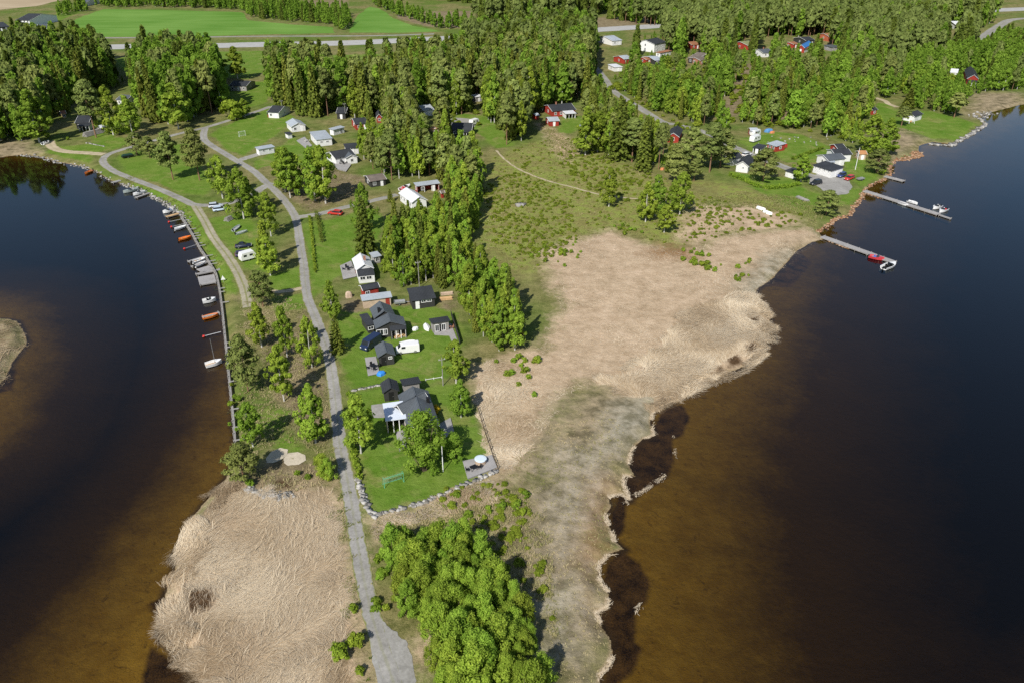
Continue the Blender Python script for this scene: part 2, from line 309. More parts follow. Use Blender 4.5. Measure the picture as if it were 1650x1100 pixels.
GR_RUT = gravel('rutted_track', (.26, .24, .17), (.42, .38, .28), True); GR_SAND = gravel('sand', (.36, .30, .20), (.55, .46, .32)); SAND = gravel('pad_sand', (.42, .37, .28), (.58, .51, .40), verge=False); ASPH = gravel('asphalt', (.34, .335, .32), (.45, .44, .42), verge=False); GR_YARD = gravel('yard_gravel', (.23, .22, .20), (.37, .36, .335), verge=False)
def smooth(pts, k=4):
    P = [Vector(p) for p in pts]; o = []
    for i in range(len(P)-1):
        a = P[max(i-1, 0)]; b_ = P[i]; c = P[i+1]; d = P[min(i+2, len(P)-1)]
        for j in range(k):
            s = j/k; o.append(.5*((2*b_)+(c-a)*s+(2*a-5*b_+4*c-d)*s*s+(3*b_-a-3*c+d)*s**3))
    return o+[P[-1]]
def road(name, pts, w, m, dz, label, k=6, wob=.07):
    C = smooth([g(*p) for p in pts], k); V = []; Qd = []; U = []
    for i, p in enumerate(C):
        d = (C[min(i+1, len(C)-1)]-C[max(i-1, 0)]).normalized(); nrm = Vector((-d.y, d.x, 0)); ww = (w if not callable(w) else w(i/(len(C)-1)))/2
        for s in (1, .5, 0, -.5, -1):
            q = p+nrm*ww*(s+(rnd.uniform(-wob, wob) if abs(s) == 1 else 0)); V.append((q.x, q.y, LAND+dz-(.03 if abs(s) == 1 else 0))); U.append(s)
        if i:
            for j in range(4): Qd.append(((i-1)*5+j, (i-1)*5+j+1, i*5+j+1, i*5+j))
    o = link(name, np_mesh(name, V, [q[::-1] for q in Qd], [m], {'u': ('POINT', U)})); return tag(o, label, 'road', kind='structure')
def sheet(name, pts, m, dz, label, cat='ground', wob=.3, sub=5):
    P = [g(*p) for p in pts]; out = []
    for i, a in enumerate(P):
        c = P[(i+1) % len(P)]
        for j in range(sub): q = a.lerp(c, j/sub); out.append((q.x+rnd.uniform(-wob, wob), q.y+rnd.uniform(-wob, wob), LAND+dz))
    b = MB(); b.add(out, [tuple(range(len(out)))]); o = b.build(name, m)
    if o.data.polygons[0].normal.z < 0: o.data.flip_normals()
    return tag(o, label, cat, kind='structure')
road('highway', [(-250, 92), (-60, 84), (180, 76), (343, 74), (400, 72.5), (560, 69.5), (731, 61.5), (860, 55), (960, 48.5), (1065, 42), (1250, 32), (1450, 23), (1650, 15), (1900, 6)], 21, ASPH, .06, 'wide grey highway crossing behind the villages', 6, .02)
road('side_road', [(-100, 66), (127, 62), (260, 61), (420, 59), (600, 58), (700, 55)], 5, GR_ROAD, .05, 'thin pale road between green field and highway')
road('lane', [(436, 172), (420, 178), (380, 191), (331, 206), (288, 216), (227, 233), (183, 246), (168, 254), (167, 263), (180, 274), (204, 285), (254, 304), (293, 321), (313, 330), (344, 331), (372, 327), (407, 314), (428, 300)], 3.0, GR_ROAD, .05, 'grey gravel lane bending round the west shore')
road('main_lane', [(331, 206), (328, 222), (338, 233), (369, 252), (407, 275), (425, 291), (451, 315), (469, 338), (478, 358), (484, 396), (489, 424), (492, 457), (497, 484), (508, 510), (519, 539), (528, 566), (535, 600), (540, 640), (543, 670), (548, 720), (555, 750), (563, 790), (571, 840), (579, 890), (588, 940), (598, 985), (612, 1035), (628, 1080), (642, 1130), (650, 1200)],
     lambda s: 3.2-min(1, max(0, s-.1)*4)*.7 if s < .9 else 2.5, GR_ROAD, .055, 'long pale gravel lane running down the peninsula')
road('driveway', [(480, 350), (514, 345), (553, 335), (591, 326), (640, 314)], 3.2, GR_ROAD, .045, 'gravel drive branching east to the long white house')
road('track', [(314, 331), (328, 353), (344, 383), (364, 409), (382, 437), (394, 465), (400, 495)], 2.8, GR_RUT, .045, 'two-rut grass track beside the boat moorings')
road('dirt_path', [(168, 249), (142, 247), (102, 244), (84, 237), (80, 228)], 4, GR_SAND, .045, 'pale dirt spur to the beached white boat')
road('driveway', [(384, 259), (400, 254), (420, 248)], 4, GR_ROAD, .04, 'short gravel drive to the flat-roofed white garage')
road('driveway', [(438, 295), (425, 301), (412, 309)], 3, GR_ROAD, .04, 'stub of gravel drive west of the lane junction')
road('village_road', [(958, 108), (970, 122), (988, 146), (1004, 158), (1030, 174), (1049, 186), (1070, 198), (1093, 202), (1140, 215), (1180, 236), (1196, 243), (1219, 253), (1252, 265), (1280, 276), (1312, 285)], 4.5, GR_ROAD, .045, 'gravel road through the eastern cottages')
road('village_road', [(1575, 66), (1591, 55), (1612, 41), (1627, 33), (1655, 30), (1700, 31)], 8, GR_ROAD, .045, 'pale road curving at the far right edge')
road('footpath', [(1410, 158), (1426, 163), (1432, 168), (1446, 173)], 3, GR_SAND, .045, 'pale path to the cottage by the point')
road('footpath', [(800, 243), (812, 256), (838, 274), (884, 292), (927, 303), (968, 314), (1029, 321), (1118, 326)], .95, GR_SAND, .04, 'narrow sandy trail across the heath', wob=.5)
road('footpath', [(428, 470), (450, 470), (470, 468), (491, 463)], 2, GR_SAND, .04, 'sandy footpath joining the lane from the west', wob=.3)
sheet('gravel_yard', [(592, 985), (604, 990), (628, 1012), (652, 1030), (666, 1055), (668, 1110), (660, 1160), (622, 1160), (608, 1100), (598, 1040)], GR_YARD, .035, 'grey gravel turning area at the end of the lane')
sheet('parking_area', [(1306, 283), (1323, 280), (1351, 281), (1366, 290), (1374, 302), (1366, 313), (1348, 315), (1326, 307), (1305, 293)], GR_YARD, .04, 'gravel parking area beside long white building')
sheet('gravel_yard', [(598, 652), (618, 650), (622, 672), (600, 673)], GR_YARD, .035, 'gravel pad beside the white patio roof', wob=.1)
sheet('gravel_yard', [(710, 198), (735, 190), (768, 193), (765, 205), (720, 205), (735, 222), (720, 220)], GR_YARD, .035, 'pale yard in front of the black cottage')
sheet('sand_heap_pad', [(457, 738), (464, 730), (480, 728), (492, 733), (493, 741), (482, 748), (464, 750), (458, 746)], SAND, .06, 'round pale sand patch, right of the two', wob=.05)
sheet('sand_heap_pad', [(428, 738), (438, 727), (452, 721), (464, 724), (463, 731), (454, 740), (440, 746), (430, 745)], SAND, .06, 'oval sand patch half in shade', wob=.05)
def fieldmat(name, a, c, streak):
    t = NT(name); v = t.obj(); mp = t.n('ShaderNodeMapping'); mp.inputs['Scale'].default_value = streak; t.put(mp.inputs['Vector'], v)
    f = t.noise(.25, 4, .6, mp.outputs[0]); f2 = t.noise(.02, 3, .5, v)
    return t.end(t.bsdf(t.mix(t.mapr(t.math('ADD', f, f2), .75, 1.25), a, c), .95, None, 0, .05))
FG = fieldmat('crop_field', (.095, .21, .028), (.165, .29, .06), (.06, 1, 1)); FP = fieldmat('ploughed_soil', (.36, .28, .18), (.46, .37, .25), (.1, 1, 1))
sheet('field', [(109, 38), (135, 26), (168, 15), (280, 17), (390, 20), (400, 33), (470, 40), (535, 44), (541, 54), (420, 56), (300, 59), (180, 60), (125, 60)], FG, .03, 'large bright green crop field beyond the highway', 'field', 1)
sheet('field', [(563, 53), (568, 38), (576, 25), (596, 11), (612, 14), (634, 30), (667, 42), (712, 51), (640, 53.5)], FG, .03, 'smaller green field tapering up into the forest', 'field', 1)
sheet('field', [(-200, 20), (0, 16), (60, 10), (100, 0), (110, -8), (-200, -8)], FP, .03, 'ploughed tan field in the far corner', 'field', 1)

# ------------------------------------------------------------------ plants
def leafmat(name, c1, c2, trans=.35, hue=.04, val=.3):
    t = NT(name); a = t.attr('v'); r = t.n('ShaderNodeObjectInfo').outputs['Random']
    c = t.mix(a, c1, c2); h = t.n('ShaderNodeHueSaturation')
    t.put(h.inputs['Hue'], t.mapr(r, 0, 1, .5-hue, .5+hue*.5)); t.put(h.inputs['Value'], t.mapr(t.math('FRACT', t.math('MULTIPLY', r, 17.3)), 0, 1, 1-val, 1+val)); t.put(h.inputs['Color'], c)
    d = t.n('ShaderNodeBsdfDiffuse'); t.put(d.inputs[0], h.outputs[0]); tl = t.n('ShaderNodeBsdfTranslucent'); t.put(tl.inputs[0], h.outputs[0])
    m = t.n('ShaderNodeMixShader'); m.inputs[0].default_value = trans; t.put(m.inputs[1], d.outputs[0]); t.put(m.inputs[2], tl.outputs[0]); return t.end(m.outputs[0])
LF_BIRCH = leafmat('birch_leaves', (.165, .28, .030), (.39, .53, .075), .45, .022, .22); LF_SPRUCE = leafmat('spruce_needles', (.09, .125, .022), (.22, .26, .045), .2, .02, .22)
LF_PINE = leafmat('pine_needles', (.115, .155, .038), (.26, .305, .085), .2, .015, .2); LF_BUSH = leafmat('willow_leaves', (.14, .24, .022), (.34, .46, .06), .42, .02, .22)
BK_BIRCH = mat('birch_bark', (.62, .60, .56), .8, .5, 6); BK_PINE = mat('pine_bark', (.26, .15, .09), .9, .4, 5); BK_DARK = mat('dark_bark', (.12, .09, .06), .9, .4, 5)
def leaves(C, N, Sz, asp=1.5):
    n = len(C); N = N/np.linalg.norm(N, axis=1)[:, None]; R = RN.normal(size=(n, 3)); U = np.cross(N, R); U /= np.linalg.norm(U, axis=1)[:, None]+1e-9
    Wv = np.cross(N, U); U = U*Sz[:, None]*.5*asp; Wv = Wv*Sz[:, None]*.5
    V = np.stack([C-U*1.0-Wv*.25, C-U*.1-Wv, C+U-Wv*.1, C+U*.15+Wv], 1).reshape(-1, 3)
    return V, np.arange(n*4).reshape(-1, 4)
def cloud(cen, rad, n, size, flat=1., up=.3, size_var=.4, seed_v=None):   # leaf clumps round given centres
    k = len(cen); ids = np.repeat(np.arange(k), n); O = RN.normal(size=(len(ids), 3)); O /= np.linalg.norm(O, axis=1)[:, None]
    O *= (RN.random(len(ids))**.45)[:, None]; O[:, 2] *= flat; C = cen[ids]+O*rad[ids][:, None]
    ax = C.copy(); ax[:, 2] = 0; N = O*1.1+ax*1.2/(np.abs(ax).max()+1e-6)+RN.normal(size=C.shape)*.55; N[:, 2] += up
    V, Qd = leaves(C, N, size*(1+RN.uniform(-size_var, size_var, len(C)))); vv = np.clip(.25+.5*RN.random(k)[ids]+RN.uniform(-.25, .25, len(ids)), 0, 1)
    return V, Qd, vv
def crown_mesh(name, parts, m):
    V = np.concatenate([p[0] for p in parts]); o = np.cumsum([0]+[len(p[0]) for p in parts[:-1]]); Qd = np.concatenate([p[1]+k for p, k in zip(parts, o)])
    return np_mesh(name, V, Qd, [m], {'v': ('FACE', np.concatenate([p[2] for p in parts]))})
def mb_mesh(b, name, mats):
    o = b.build(name, mats); me = o.data; bpy.data.objects.remove(o); return me
def trunk_mb(hgt, r, lean, limbs, mi=0):
    b = MB(); ph = rnd.uniform(0, 6.3); P = [(math.cos(ph+k*.7)*lean*k*k/36, math.sin(ph+k*.7)*lean*k*k/36, hgt*k/6-.01) for k in range(7)]
    b.tube(P, [r*(1-.82*k/6) for k in range(7)], 7)
    for q, rr in limbs:
        q = Vector(q); z0 = max(.06, q.z-.5*math.hypot(q.x, q.y)); k = min(6, z0/hgt*6); i = min(5, int(k)); a = Vector(P[i]).lerp(Vector(P[i+1]), k-i)
        b.tube([a, a.lerp(q, .55)+Vector((0, 0, -.01)), q], [rr, rr*.6, rr*.2], 4, 1)
    return b
def make_birch(q, wide=.21, low=.14, droop=1.35, dens=1.):          # unit height tree; q = leaf detail
    k = int(90*dens); tz = low+(.985-low)*RN.random(k)**.85; tz = np.concatenate([tz, [.95, .975, .9]]); k = len(tz)
    s = (tz-low)/(1-low); env = wide*np.sin(np.pi*np.clip(s*.86+.12, 0, 1))**.75*np.clip(1.25-s*.75, .1, 1.1); lob = RN.uniform(0, 6.28, 3)
    a = RN.uniform(0, 6.283, k); rr = env*np.sqrt(RN.random(k))*(1+.22*np.sin(3*a+lob[0]+tz*6)); cen = np.stack([np.cos(a)*rr, np.sin(a)*rr, tz], 1)
    rad = (.022+.055*RN.random(k)**1.5)*(1.15-.6*s); cen[:, :2] *= (1+.35*(RN.random(k) > .9))[:, None]
    crown = crown_mesh('birch_crown', [cloud(cen, rad, int(8000*q/k*dens), .0245/math.sqrt(q), droop)], LF_BIRCH)
    far = cen[np.argsort(-rr)[:26]]; tr = mb_mesh(trunk_mb(.93, .0135, .03, [(tuple(c), .004) for c in far]), 'birch_trunk', [BK_BIRCH, BK_DARK]); return crown, tr
def make_spruce(q, wide=.15):
    V = []; parts = []; lim = []; nl = 26
    cs, rd = [], []
    for i in range(nl):
        z = .07+.91*(i/(nl-1))**.92; R = wide*(1-z)**.82+.008; nb_ = max(3, int(9-5*z)); ph = RN.uniform(0, 6.28)
        for j in range(nb_):
            a = ph+6.283*j/nb_+RN.uniform(-.25, .25); L = R*RN.uniform(.72, 1.12)
            for f in np.linspace(.25, 1, max(2, int(1+L/.028))): cs.append((math.cos(a)*L*f, math.sin(a)*L*f, z-.035*f*(1-z)+.012*f*f)); rd.append(.013+.012*(1-z)*(1.1-f*.4))
            if i % 3 == 0 and z < .6: lim.append(((math.cos(a)*L*.8, math.sin(a)*L*.8, z-.02), .003))
    cen = np.array(cs); n = max(3, int(4200*q/len(cen)))
    crown = crown_mesh('spruce_crown', [cloud(cen, np.array(rd), n, .024/math.sqrt(q), 1.0, .15)], LF_SPRUCE)
    return crown, mb_mesh(trunk_mb(.95, .012, .0, lim), 'spruce_trunk', [BK_DARK, BK_DARK])
def make_pine(q, wide=.2, low=.35):
    k = 72; tz = low+(.97-low)*RN.random(k)**.8; s = (tz-low)/(1-low); a = RN.uniform(0, 6.283, k)
    rr = wide*(np.sin(np.pi*np.clip(s*.75+.2, 0, 1))**.8)*np.sqrt(RN.uniform(.15, 1.1, k))*np.clip(1.15-.55*s, 0, 1.2); cen = np.stack([np.cos(a)*rr, np.sin(a)*rr, tz], 1)
    rad = .048+.04*RN.random(k)*(1.2-.6*s)
    crown = crown_mesh('pine_crown', [cloud(cen, rad, int(5600*q/k), .024/math.sqrt(q), .55, .45)], LF_PINE)
    return crown, mb_mesh(trunk_mb(.94, .013, .02, [(tuple(c-np.array([0, 0, .02])), .0045) for c in cen[np.argsort(-rr)[:24]]]), 'pine_trunk', [BK_PINE, BK_DARK])
def make_bush(q, n0=26, flat=.8):
    a = RN.uniform(0, 6.28, n0); z = RN.uniform(.18, .85, n0); rr = .45*np.sqrt(RN.random(n0))*np.sin(np.pi*np.clip(z*.75+.22, 0, 1)); cen = np.stack([np.cos(a)*rr, np.sin(a)*rr, z], 1)
    rad = RN.uniform(.11, .2, n0); crown = crown_mesh('bush_foliage', [cloud(cen, rad, int(1900*q/n0), .075/math.sqrt(q), .9)], LF_BUSH); b = MB()
    for c in cen[:9]: b.tube([(c[0]*.12, c[1]*.12, -.02), (c[0]*.6, c[1]*.6, c[2]*.55), tuple(c)], [.018, .012, .004], 4)
    return crown, mb_mesh(b, 'bush_stems', [BK_DARK])
def make_thicket(q, wide=.3):                           # several dark stems, leafy to the ground
    k = 80; z = .06+.9*RN.random(k)**.8; a = RN.uniform(0, 6.283, k); rr = wide*np.sqrt(RN.random(k))*np.clip(np.sin(np.pi*np.clip(z*.62+.36, 0, 1)), 0, 1)**.7*(1+.25*np.sin(2*a+RN.uniform(0, 6))); cen = np.stack([np.cos(a)*rr, np.sin(a)*rr, z], 1)
    crown = crown_mesh('sapling_crown', [cloud(cen, .05+.05*RN.random(k), int(9500*q/k), .0225/math.sqrt(q), 1.35)], LF_BIRCH); b = MB()
    for c in cen[:7]: b.tube([(c[0]*.15, c[1]*.15, -.01), (c[0]*.5, c[1]*.5, c[2]*.5), tuple(c)], [.011, .008, .003], 5)
    return crown, mb_mesh(b, 'sapling_stems', [BK_DARK])
HI = {'birch': [make_birch(1., w_, l_, d_) for w_, l_, d_ in ((.2, .13, 1.4), (.235, .17, 1.3), (.17, .12, 1.5), (.26, .1, 1.6), (.215, .2, 1.2))], 'spruce': [make_spruce(1., w_) for w_ in (.15, .18, .125)],
      'pine': [make_pine(1., w_, l_) for w_, l_ in ((.2, .33), (.18, .45), (.24, .2))], 'bush': [make_bush(1.) for _ in range(4)], 'thicket': [make_thicket(1., w_) for w_ in (.25, .2, .3, .34, .23)]}
MD = {'birch': [make_birch(.34, w_, l_, 1.35) for w_, l_ in ((.2, .12), (.235, .16), (.17, .12), (.21, .2))], 'spruce': [make_spruce(.3, w_) for w_ in (.15, .175, .13)],
      'pine': [make_pine(.34, w_, l_) for w_, l_ in ((.19, .38), (.17, .48), (.22, .3))], 'bush': [make_bush(.35) for _ in range(3)], 'thicket': [make_thicket(.3, w_) for w_ in (.26, .32)]}
def joined(cr, tr, name):                               # crown and trunk in one mesh for trees too far to show parts
    nv = len(cr.vertices); A = np.empty(nv*3, np.float32); cr.vertices.foreach_get('co', A); Bv = np.array([v.co[:] for v in tr.vertices], np.float32)
    fq = [list(p.vertices) for p in tr.polygons if len(p.vertices) == 4 and p.material_index == 0]; n = len(cr.polygons); a = np.empty(n, np.float32); cr.attributes['v'].data.foreach_get('value', a)
    Qd = np.concatenate([np.arange(n*4).reshape(-1, 4), np.array(fq)+nv])
    return np_mesh(name, np.concatenate([A.reshape(-1, 3), Bv]), Qd, [cr.materials[0], tr.materials[0]], {'v': ('FACE', np.concatenate([a, np.zeros(len(fq))]))}, [0]*n+[1]*len(fq))
FARM = {k: [joined(c, t_, k+'_tree') for c, t_ in MD[k]] for k in MD}
KIND = {'birch': ('birch_tree', 'birch'), 'spruce': ('spruce_tree', 'spruce'), 'pine': ('pine_tree', 'pine'), 'bush': ('willow_bush', 'bush'), 'thicket': ('young_birch', 'young birch')}
def plant(kind, loc, h, label, group=None, wscale=1., lod=0, variant=None):
    nm, cat = KIND[kind]; rz = rnd.uniform(0, 6.28)
    if lod == 2:
        o = link(nm, rnd.choice(FARM[kind])); o.location = loc; o.rotation_euler[2] = rz; tag(o, label, cat, group)
    else:
        src = (HI if lod == 0 else MD)[kind]; cr, tr = src[variant % len(src)] if variant is not None else rnd.choice(src)
        o = thing(nm, label, cat, loc, rz, group); link('crown' if kind != 'bush' else 'foliage', cr, o); link('trunk' if kind != 'bush' else 'stems', tr, o)
    o.scale = (h*wscale, h*wscale, h); return o
TREES = []                                              # (x, y, radius kept free)
def tree_px(kind, bx, by, tx, ty, wpx, label, variant=None, group=None):    # from base, top and crown width in the photo
    p = on(bx, by); d = ray(tx, ty); s = p.y/d[1]; h = max(1.2, CH+s*d[2]-p.z); wm = wpx*p.y*1.05/F/math.cos(TH)
    k0 = {'birch': .42, 'spruce': .31, 'pine': .42, 'bush': 1.0, 'thicket': .5}[kind]; TREES.append((p.x, p.y, wm*.5))
    o = plant(kind, p, h, label, group, max(.6, min(1.9, wm/(h*k0))), 0 if p.y < 330 else 1, variant); return o
for a in [
 ('pine', 424, 494, 414, 434, 33, 'dark pine beside the track, leaning over a white-stemmed birch'), ('birch', 422, 559, 411, 488, 36, 'bright birch right below the dark pine on the shore strip'),
 ('birch', 463, 575, 451, 494, 31, 'slim birch between the shore birch and the lane'), ('birch', 503, 592, 499, 510, 29, 'tall slender birch hugging the west edge of the lane'),
 ('pine', 400, 630, 380, 537, 40, 'tall dull-green pine beside the timber quay near the sailboat'), ('birch', 458, 646, 443, 557, 39, 'tall birch with white foot midway between quay and lane'),
 ('birch', 408, 719, 394, 648, 42, 'yellow-green birch at the water edge with one long clean shadow'), ('birch', 509, 713, 501, 620, 50, 'broad birch whose shadow falls across the lane'),
 ('birch', 582, 730, 582, 634, 52, 'full birch at the west edge of the south lawn, shading the white roof'), ('pine', 394, 776, 391, 712, 50, 'low dark broad pine at the shore above the reed bed', 2),
 ('thicket', 522, 768, 522, 731, 30, 'small bright sapling beside the lane below the sand patches'), ('thicket', 530, 772, 534, 738, 24, 'second small sapling touching the lane edge'),
 ('thicket', 683, 758, 672, 666, 60, 'largest weeping birch in front of the grey-roofed south house', 3), ('thicket', 732, 738, 733, 699, 40, 'round-headed small tree beside the flagpole'),
 ('birch', 735, 617, 728, 547, 38, 'dense bright birch at the marsh edge by the utility post', 1), ('birch', 743, 672, 738, 612, 34, 'drooping birch on the lawn edge facing the marsh'),
 ('birch', 537, 516, 536, 453, 32, 'thin birch east of the lane beside the wooden barn'), ('spruce', 545, 568, 537, 508, 24, 'narrow bright conifer at the lane side of the middle lawn'),
 ('birch', 460, 310, 448, 238, 32, 'birch at the left end of the row over the lane', None, 'birches over the lane junction'), ('birch', 468, 319, 462, 238, 34, 'birch second from the left in the row over the lane', None, 'birches over the lane junction'),
 ('birch', 480, 314, 473, 246, 32, 'birch third in the row over the lane junction', None, 'birches over the lane junction'), ('birch', 508, 324, 505, 238, 36, 'tall birch in the dark clump north of the east drive', None, 'birches over the lane junction'),
 ('birch', 525, 328, 517, 234, 38, 'tallest birch of the clump north of the east drive', None, 'birches over the lane junction'), ('birch', 437, 381, 425, 310, 26, 'slender birch just west of the lane with shadow reaching the gravel'),
 ('birch', 430, 425, 419, 356, 27, 'birch standing behind the white caravan'), ('birch', 436, 444, 424, 382, 32, 'birch with white foot in front of the caravan birch'),
 ('spruce', 590, 411, 583, 318, 31, 'largest dark spruce standing alone on the lawn above the white-roofed cottage', 1), ('birch', 588, 372, 588, 296, 26, 'yellow-green tree right behind the big spruce'),
 ('spruce', 629, 326, 626, 305, 18, 'small spruce by the long white house'), ('spruce', 640, 405, 632, 322, 26, 'spruce in the belt just right of the lone spruce'), ('spruce', 653, 400, 643, 330, 24, 'olive spruce in the belt below the long white house'),
 ('pine', 279, 290, 270, 212, 32, 'tall pine with bare foot on the grass inside the lane bend'), ('pine', 322, 291, 309, 206, 32, 'pine with pinkish foot right of the lane-bend pine'), ('pine', 221, 251, 213, 212, 22, 'small pine beside the green parked trailer'), ('pine', 242, 255, 238, 218, 18, 'thin pine in the sparse row inside the lane bend'),
 ('birch', 359, 320, 346, 250, 32, 'birch above the two parked silver cars'), ('birch', 393, 353, 386, 272, 36, 'birch with split white stem beside the log pile'), ('birch', 402, 339, 398, 285, 26, 'birch just behind the split-stem birch'),
 ('birch', 981, 333, 983, 272, 27, 'lone twin-stem birch on the heath trail'), ('birch', 1040, 358, 1044, 294, 28, 'left birch of the heath group by the marsh'), ('birch', 1070, 375, 1071, 330, 28, 'small round birch lowest in the heath group'),
 ('birch', 1095, 347, 1103, 277, 30, 'right birch of the heath group with a white leaning stem'), ('birch', 1056, 348, 1060, 282, 26, 'middle birch of the heath group'), ('birch', 1082, 345, 1082, 290, 24, 'back birch of the heath group'),
 ('spruce', 998, 258, 998, 160, 34, 'tall dark spruce at the north edge of the heath'), ('spruce', 1036, 276, 1040, 188, 30, 'tall spruce right of the heath-edge spruce'), ('pine', 1018, 262, 1020, 190, 34, 'pine between the two heath-edge spruces'), ('birch', 943, 250, 947, 172, 34, 'birch left of the tall heath-edge spruce'), ('birch', 963, 245, 965, 180, 30, 'birch touching the tall heath-edge spruce'),
 ('pine', 1114, 269, 1116, 203, 34, 'left pine of the dense group west of white gabled garage', None, 'pines west of white gable'), ('pine', 1143, 278, 1146, 198, 36, 'middle pine of the dense group west of white gabled garage', None, 'pines west of white gable'), ('pine', 1160, 270, 1168, 205, 34, 'right pine of the dense group west of white gabled garage', None, 'pines west of white gable'), ('pine', 1085, 300, 1086, 232, 32, 'pine with thin crown above the heath birches'), ('pine', 1118, 292, 1122, 256, 24, 'low pine at the heath edge'),
 ('pine', 1229, 292, 1234, 238, 34, 'broad pine on the lawn in front of white gabled garage', 2), ('birch', 1290, 293, 1297, 249, 28, 'round birch beside the parking area'), ('pine', 1331, 346, 1329, 306, 36, 'low round pine alone near the rocky shore', 2), ('pine', 1412, 279, 1407, 239, 38, 'wide pine standing over the rocky shore', 2), ('pine', 1452, 204, 1454, 172, 26, 'pine next to the white swing frame on the point'),
 ('birch', 1425, 250, 1431, 192, 34, 'shore birch behind the orange gazebo'), ('birch', 1400, 245, 1405, 185, 34, 'tall birch above the grey-roofed house by the shore'), ('spruce', 1462, 175, 1463, 142, 22, 'dark spruce beside the path to the point'), ('pine', 1537, 190, 1537, 150, 32, 'grey-green pine at the edge of the point'),
 ('pine', 155, 222, 148, 128, 34, 'tall thin pine above the dark-roofed cottage with veranda'), ('birch', 183, 218, 176, 140, 34, 'birch right of the tall thin pine'), ('birch', 64, 230, 55, 145, 44, 'big birch above the beached white boat'), ('birch', 288, 208, 276, 135, 34, 'birch with white foot behind the northern lane'), ('birch', 236, 180, 228, 122, 26, 'slim birch with a long bare white trunk'), ('birch', 215, 222, 205, 155, 34, 'birch leaning over the northern lane'), ('bush', 375, 192, 375, 160, 34, 'round bright tree beside the north lane'), ('birch', 395, 190, 397, 160, 26, 'small tree on the lawn by the north lane'),
 ('birch', 383, 128, 383, 76, 24, 'reddish bare-looking tree in the green strip below the highway'), ('thicket', 668, 402, 664, 376, 20, 'small lawn tree')][:-1]:
    o = tree_px(*a)
    if 'weeping' in a[6]: o.name = 'weeping_birch'; o['category'] = 'birch'

# ------------------------------------------------------------------ buildings
R_DARK = mat('dark_roof_felt', (.040, .044, .050), .75, .3, 2, seam=('X', .9)); R_GREY = mat('grey_roof_sheet', (.105, .118, .13), .5, .2, 1.5, 0, .4, ('X', 1.2)); R_LIGHT = mat('light_roof_sheet', (.42, .46, .50), .45, .15, 1.5, 0, .4, ('X', 1.2))
R_WHITE = mat('white_roof_sheet', (.72, .73, .75), .5, .08, 1.5, 0, .4, ('X', 1.)); R_BLUE = mat('blue_tarp', (.05, .20, .52), .5, .2, 2); R_RUST = mat('rusty_roof', (.33, .15, .08), .8, .4, 3); R_BROWN = mat('brown_roof', (.17, .14, .12), .8, .3, 3); R_OLIVE = mat('mossy_roof', (.24, .26, .13), .9, .3, 3)
R_ORANGE = mat('orange_roof', (.46, .23, .10), .7, .2, 3)
W_DARK = mat('black_boards', (.045, .045, .042), .8, .25, 3, seam=('X', 3.2)); W_WHITE = mat('white_boards', (.76, .76, .75), .7, .06, 3, seam=('X', 3.2)); W_RED = mat('red_boards', (.34, .040, .026), .8, .2, 3, seam=('X', 3.2)); W_TAN = mat('raw_boards', (.55, .42, .31), .85, .25, 3, seam=('X', 2.2))
W_GREY = mat('grey_boards', (.30, .285, .27), .85, .2, 3, seam=('X', 3.)); W_BRICK = mat('brick', (.36, .17, .11), .9, .25, 8); W_YEL = mat('yellow_boards', (.58, .42, .2), .8, .15, 3); TRIM = mat('white_trim', (.80, .80, .79), .6, .05, 4)
GLASS = mat('window_glass', (.025, .03, .035), .08, .2, 1, 0, .6); CONC = mat('concrete', (.42, .41, .39), .9, .2, 3); DECKW = mat('grey_deck_boards', (.36, .345, .335), .85, .2, 2, seam=('X', 1.9)); WOOD = mat('fresh_wood', (.52, .34, .17), .8, .25, 4); OLDW = mat('weathered_wood', (.30, .285, .265), .9, .3, 4)
METAL = mat('galvanised_metal', (.48, .49, .5), .4, .12, 4, .6); BLACK = mat('black_plastic', (.015, .015, .016), .5, .2, 4); STONE = mat('granite', (.40, .39, .375), .9, .35, 2.5)
KEEP = []                                               # what the photo shows clear of trees: (x, y, half width)
def frame_of(FL, FR, BR, ze, side=False):               # side: trust the right-hand eave for the direction
    if side:
        A, B, C_ = (g(*q, LAND+ze) for q in (FL, FR, BR)); n = C_-B; d = n.length; n = n/d; u = Vector((n.y, -n.x, 0)); w = max(1.5, abs((B-A).dot(u))); A = B-u*w
        return A, math.atan2(u.y, u.x), w, d
    A = g(*FL, LAND+ze); B = g(*FR, LAND+ze); C_ = g(*BR, LAND+ze); u = (B-A); w = u.length; u = u/w; n = Vector((-u.y, u.x, 0)); d = abs((C_-B).dot(n))
    return A, math.atan2(u.y, u.x), w, max(d, 1.2)
def window(root, x, y, z, w, h, side):
    rz = {'f': 0, 'l': math.pi/2, 'r': math.pi/2, 'b': 0}[side]; s = {'f': (0, -1), 'b': (0, 1), 'l': (-1, 0), 'r': (1, 0)}[side]; b = MB(); k = .1
    def bx(dx_, dz_, ww, hh, th, bb):
        c, sn = math.cos(rz), math.sin(rz); bb.box((x+dx_*c+s[0]*th/2, y+dx_*sn+s[1]*th/2, z+dz_), (ww, th, hh), rz)
    for q in (-1, 1): bx(q*(w/2+k/2), 0, k, h+2*k, .09, b); bx(0, q*(h/2+k/2), w, k, .085, b)
    bx(0, 0, .06, h, .07, b); f = b.build('window', TRIM, root); p = MB(); bx(0, 0, w, h, .04, p); p.build('pane', GLASS, f)
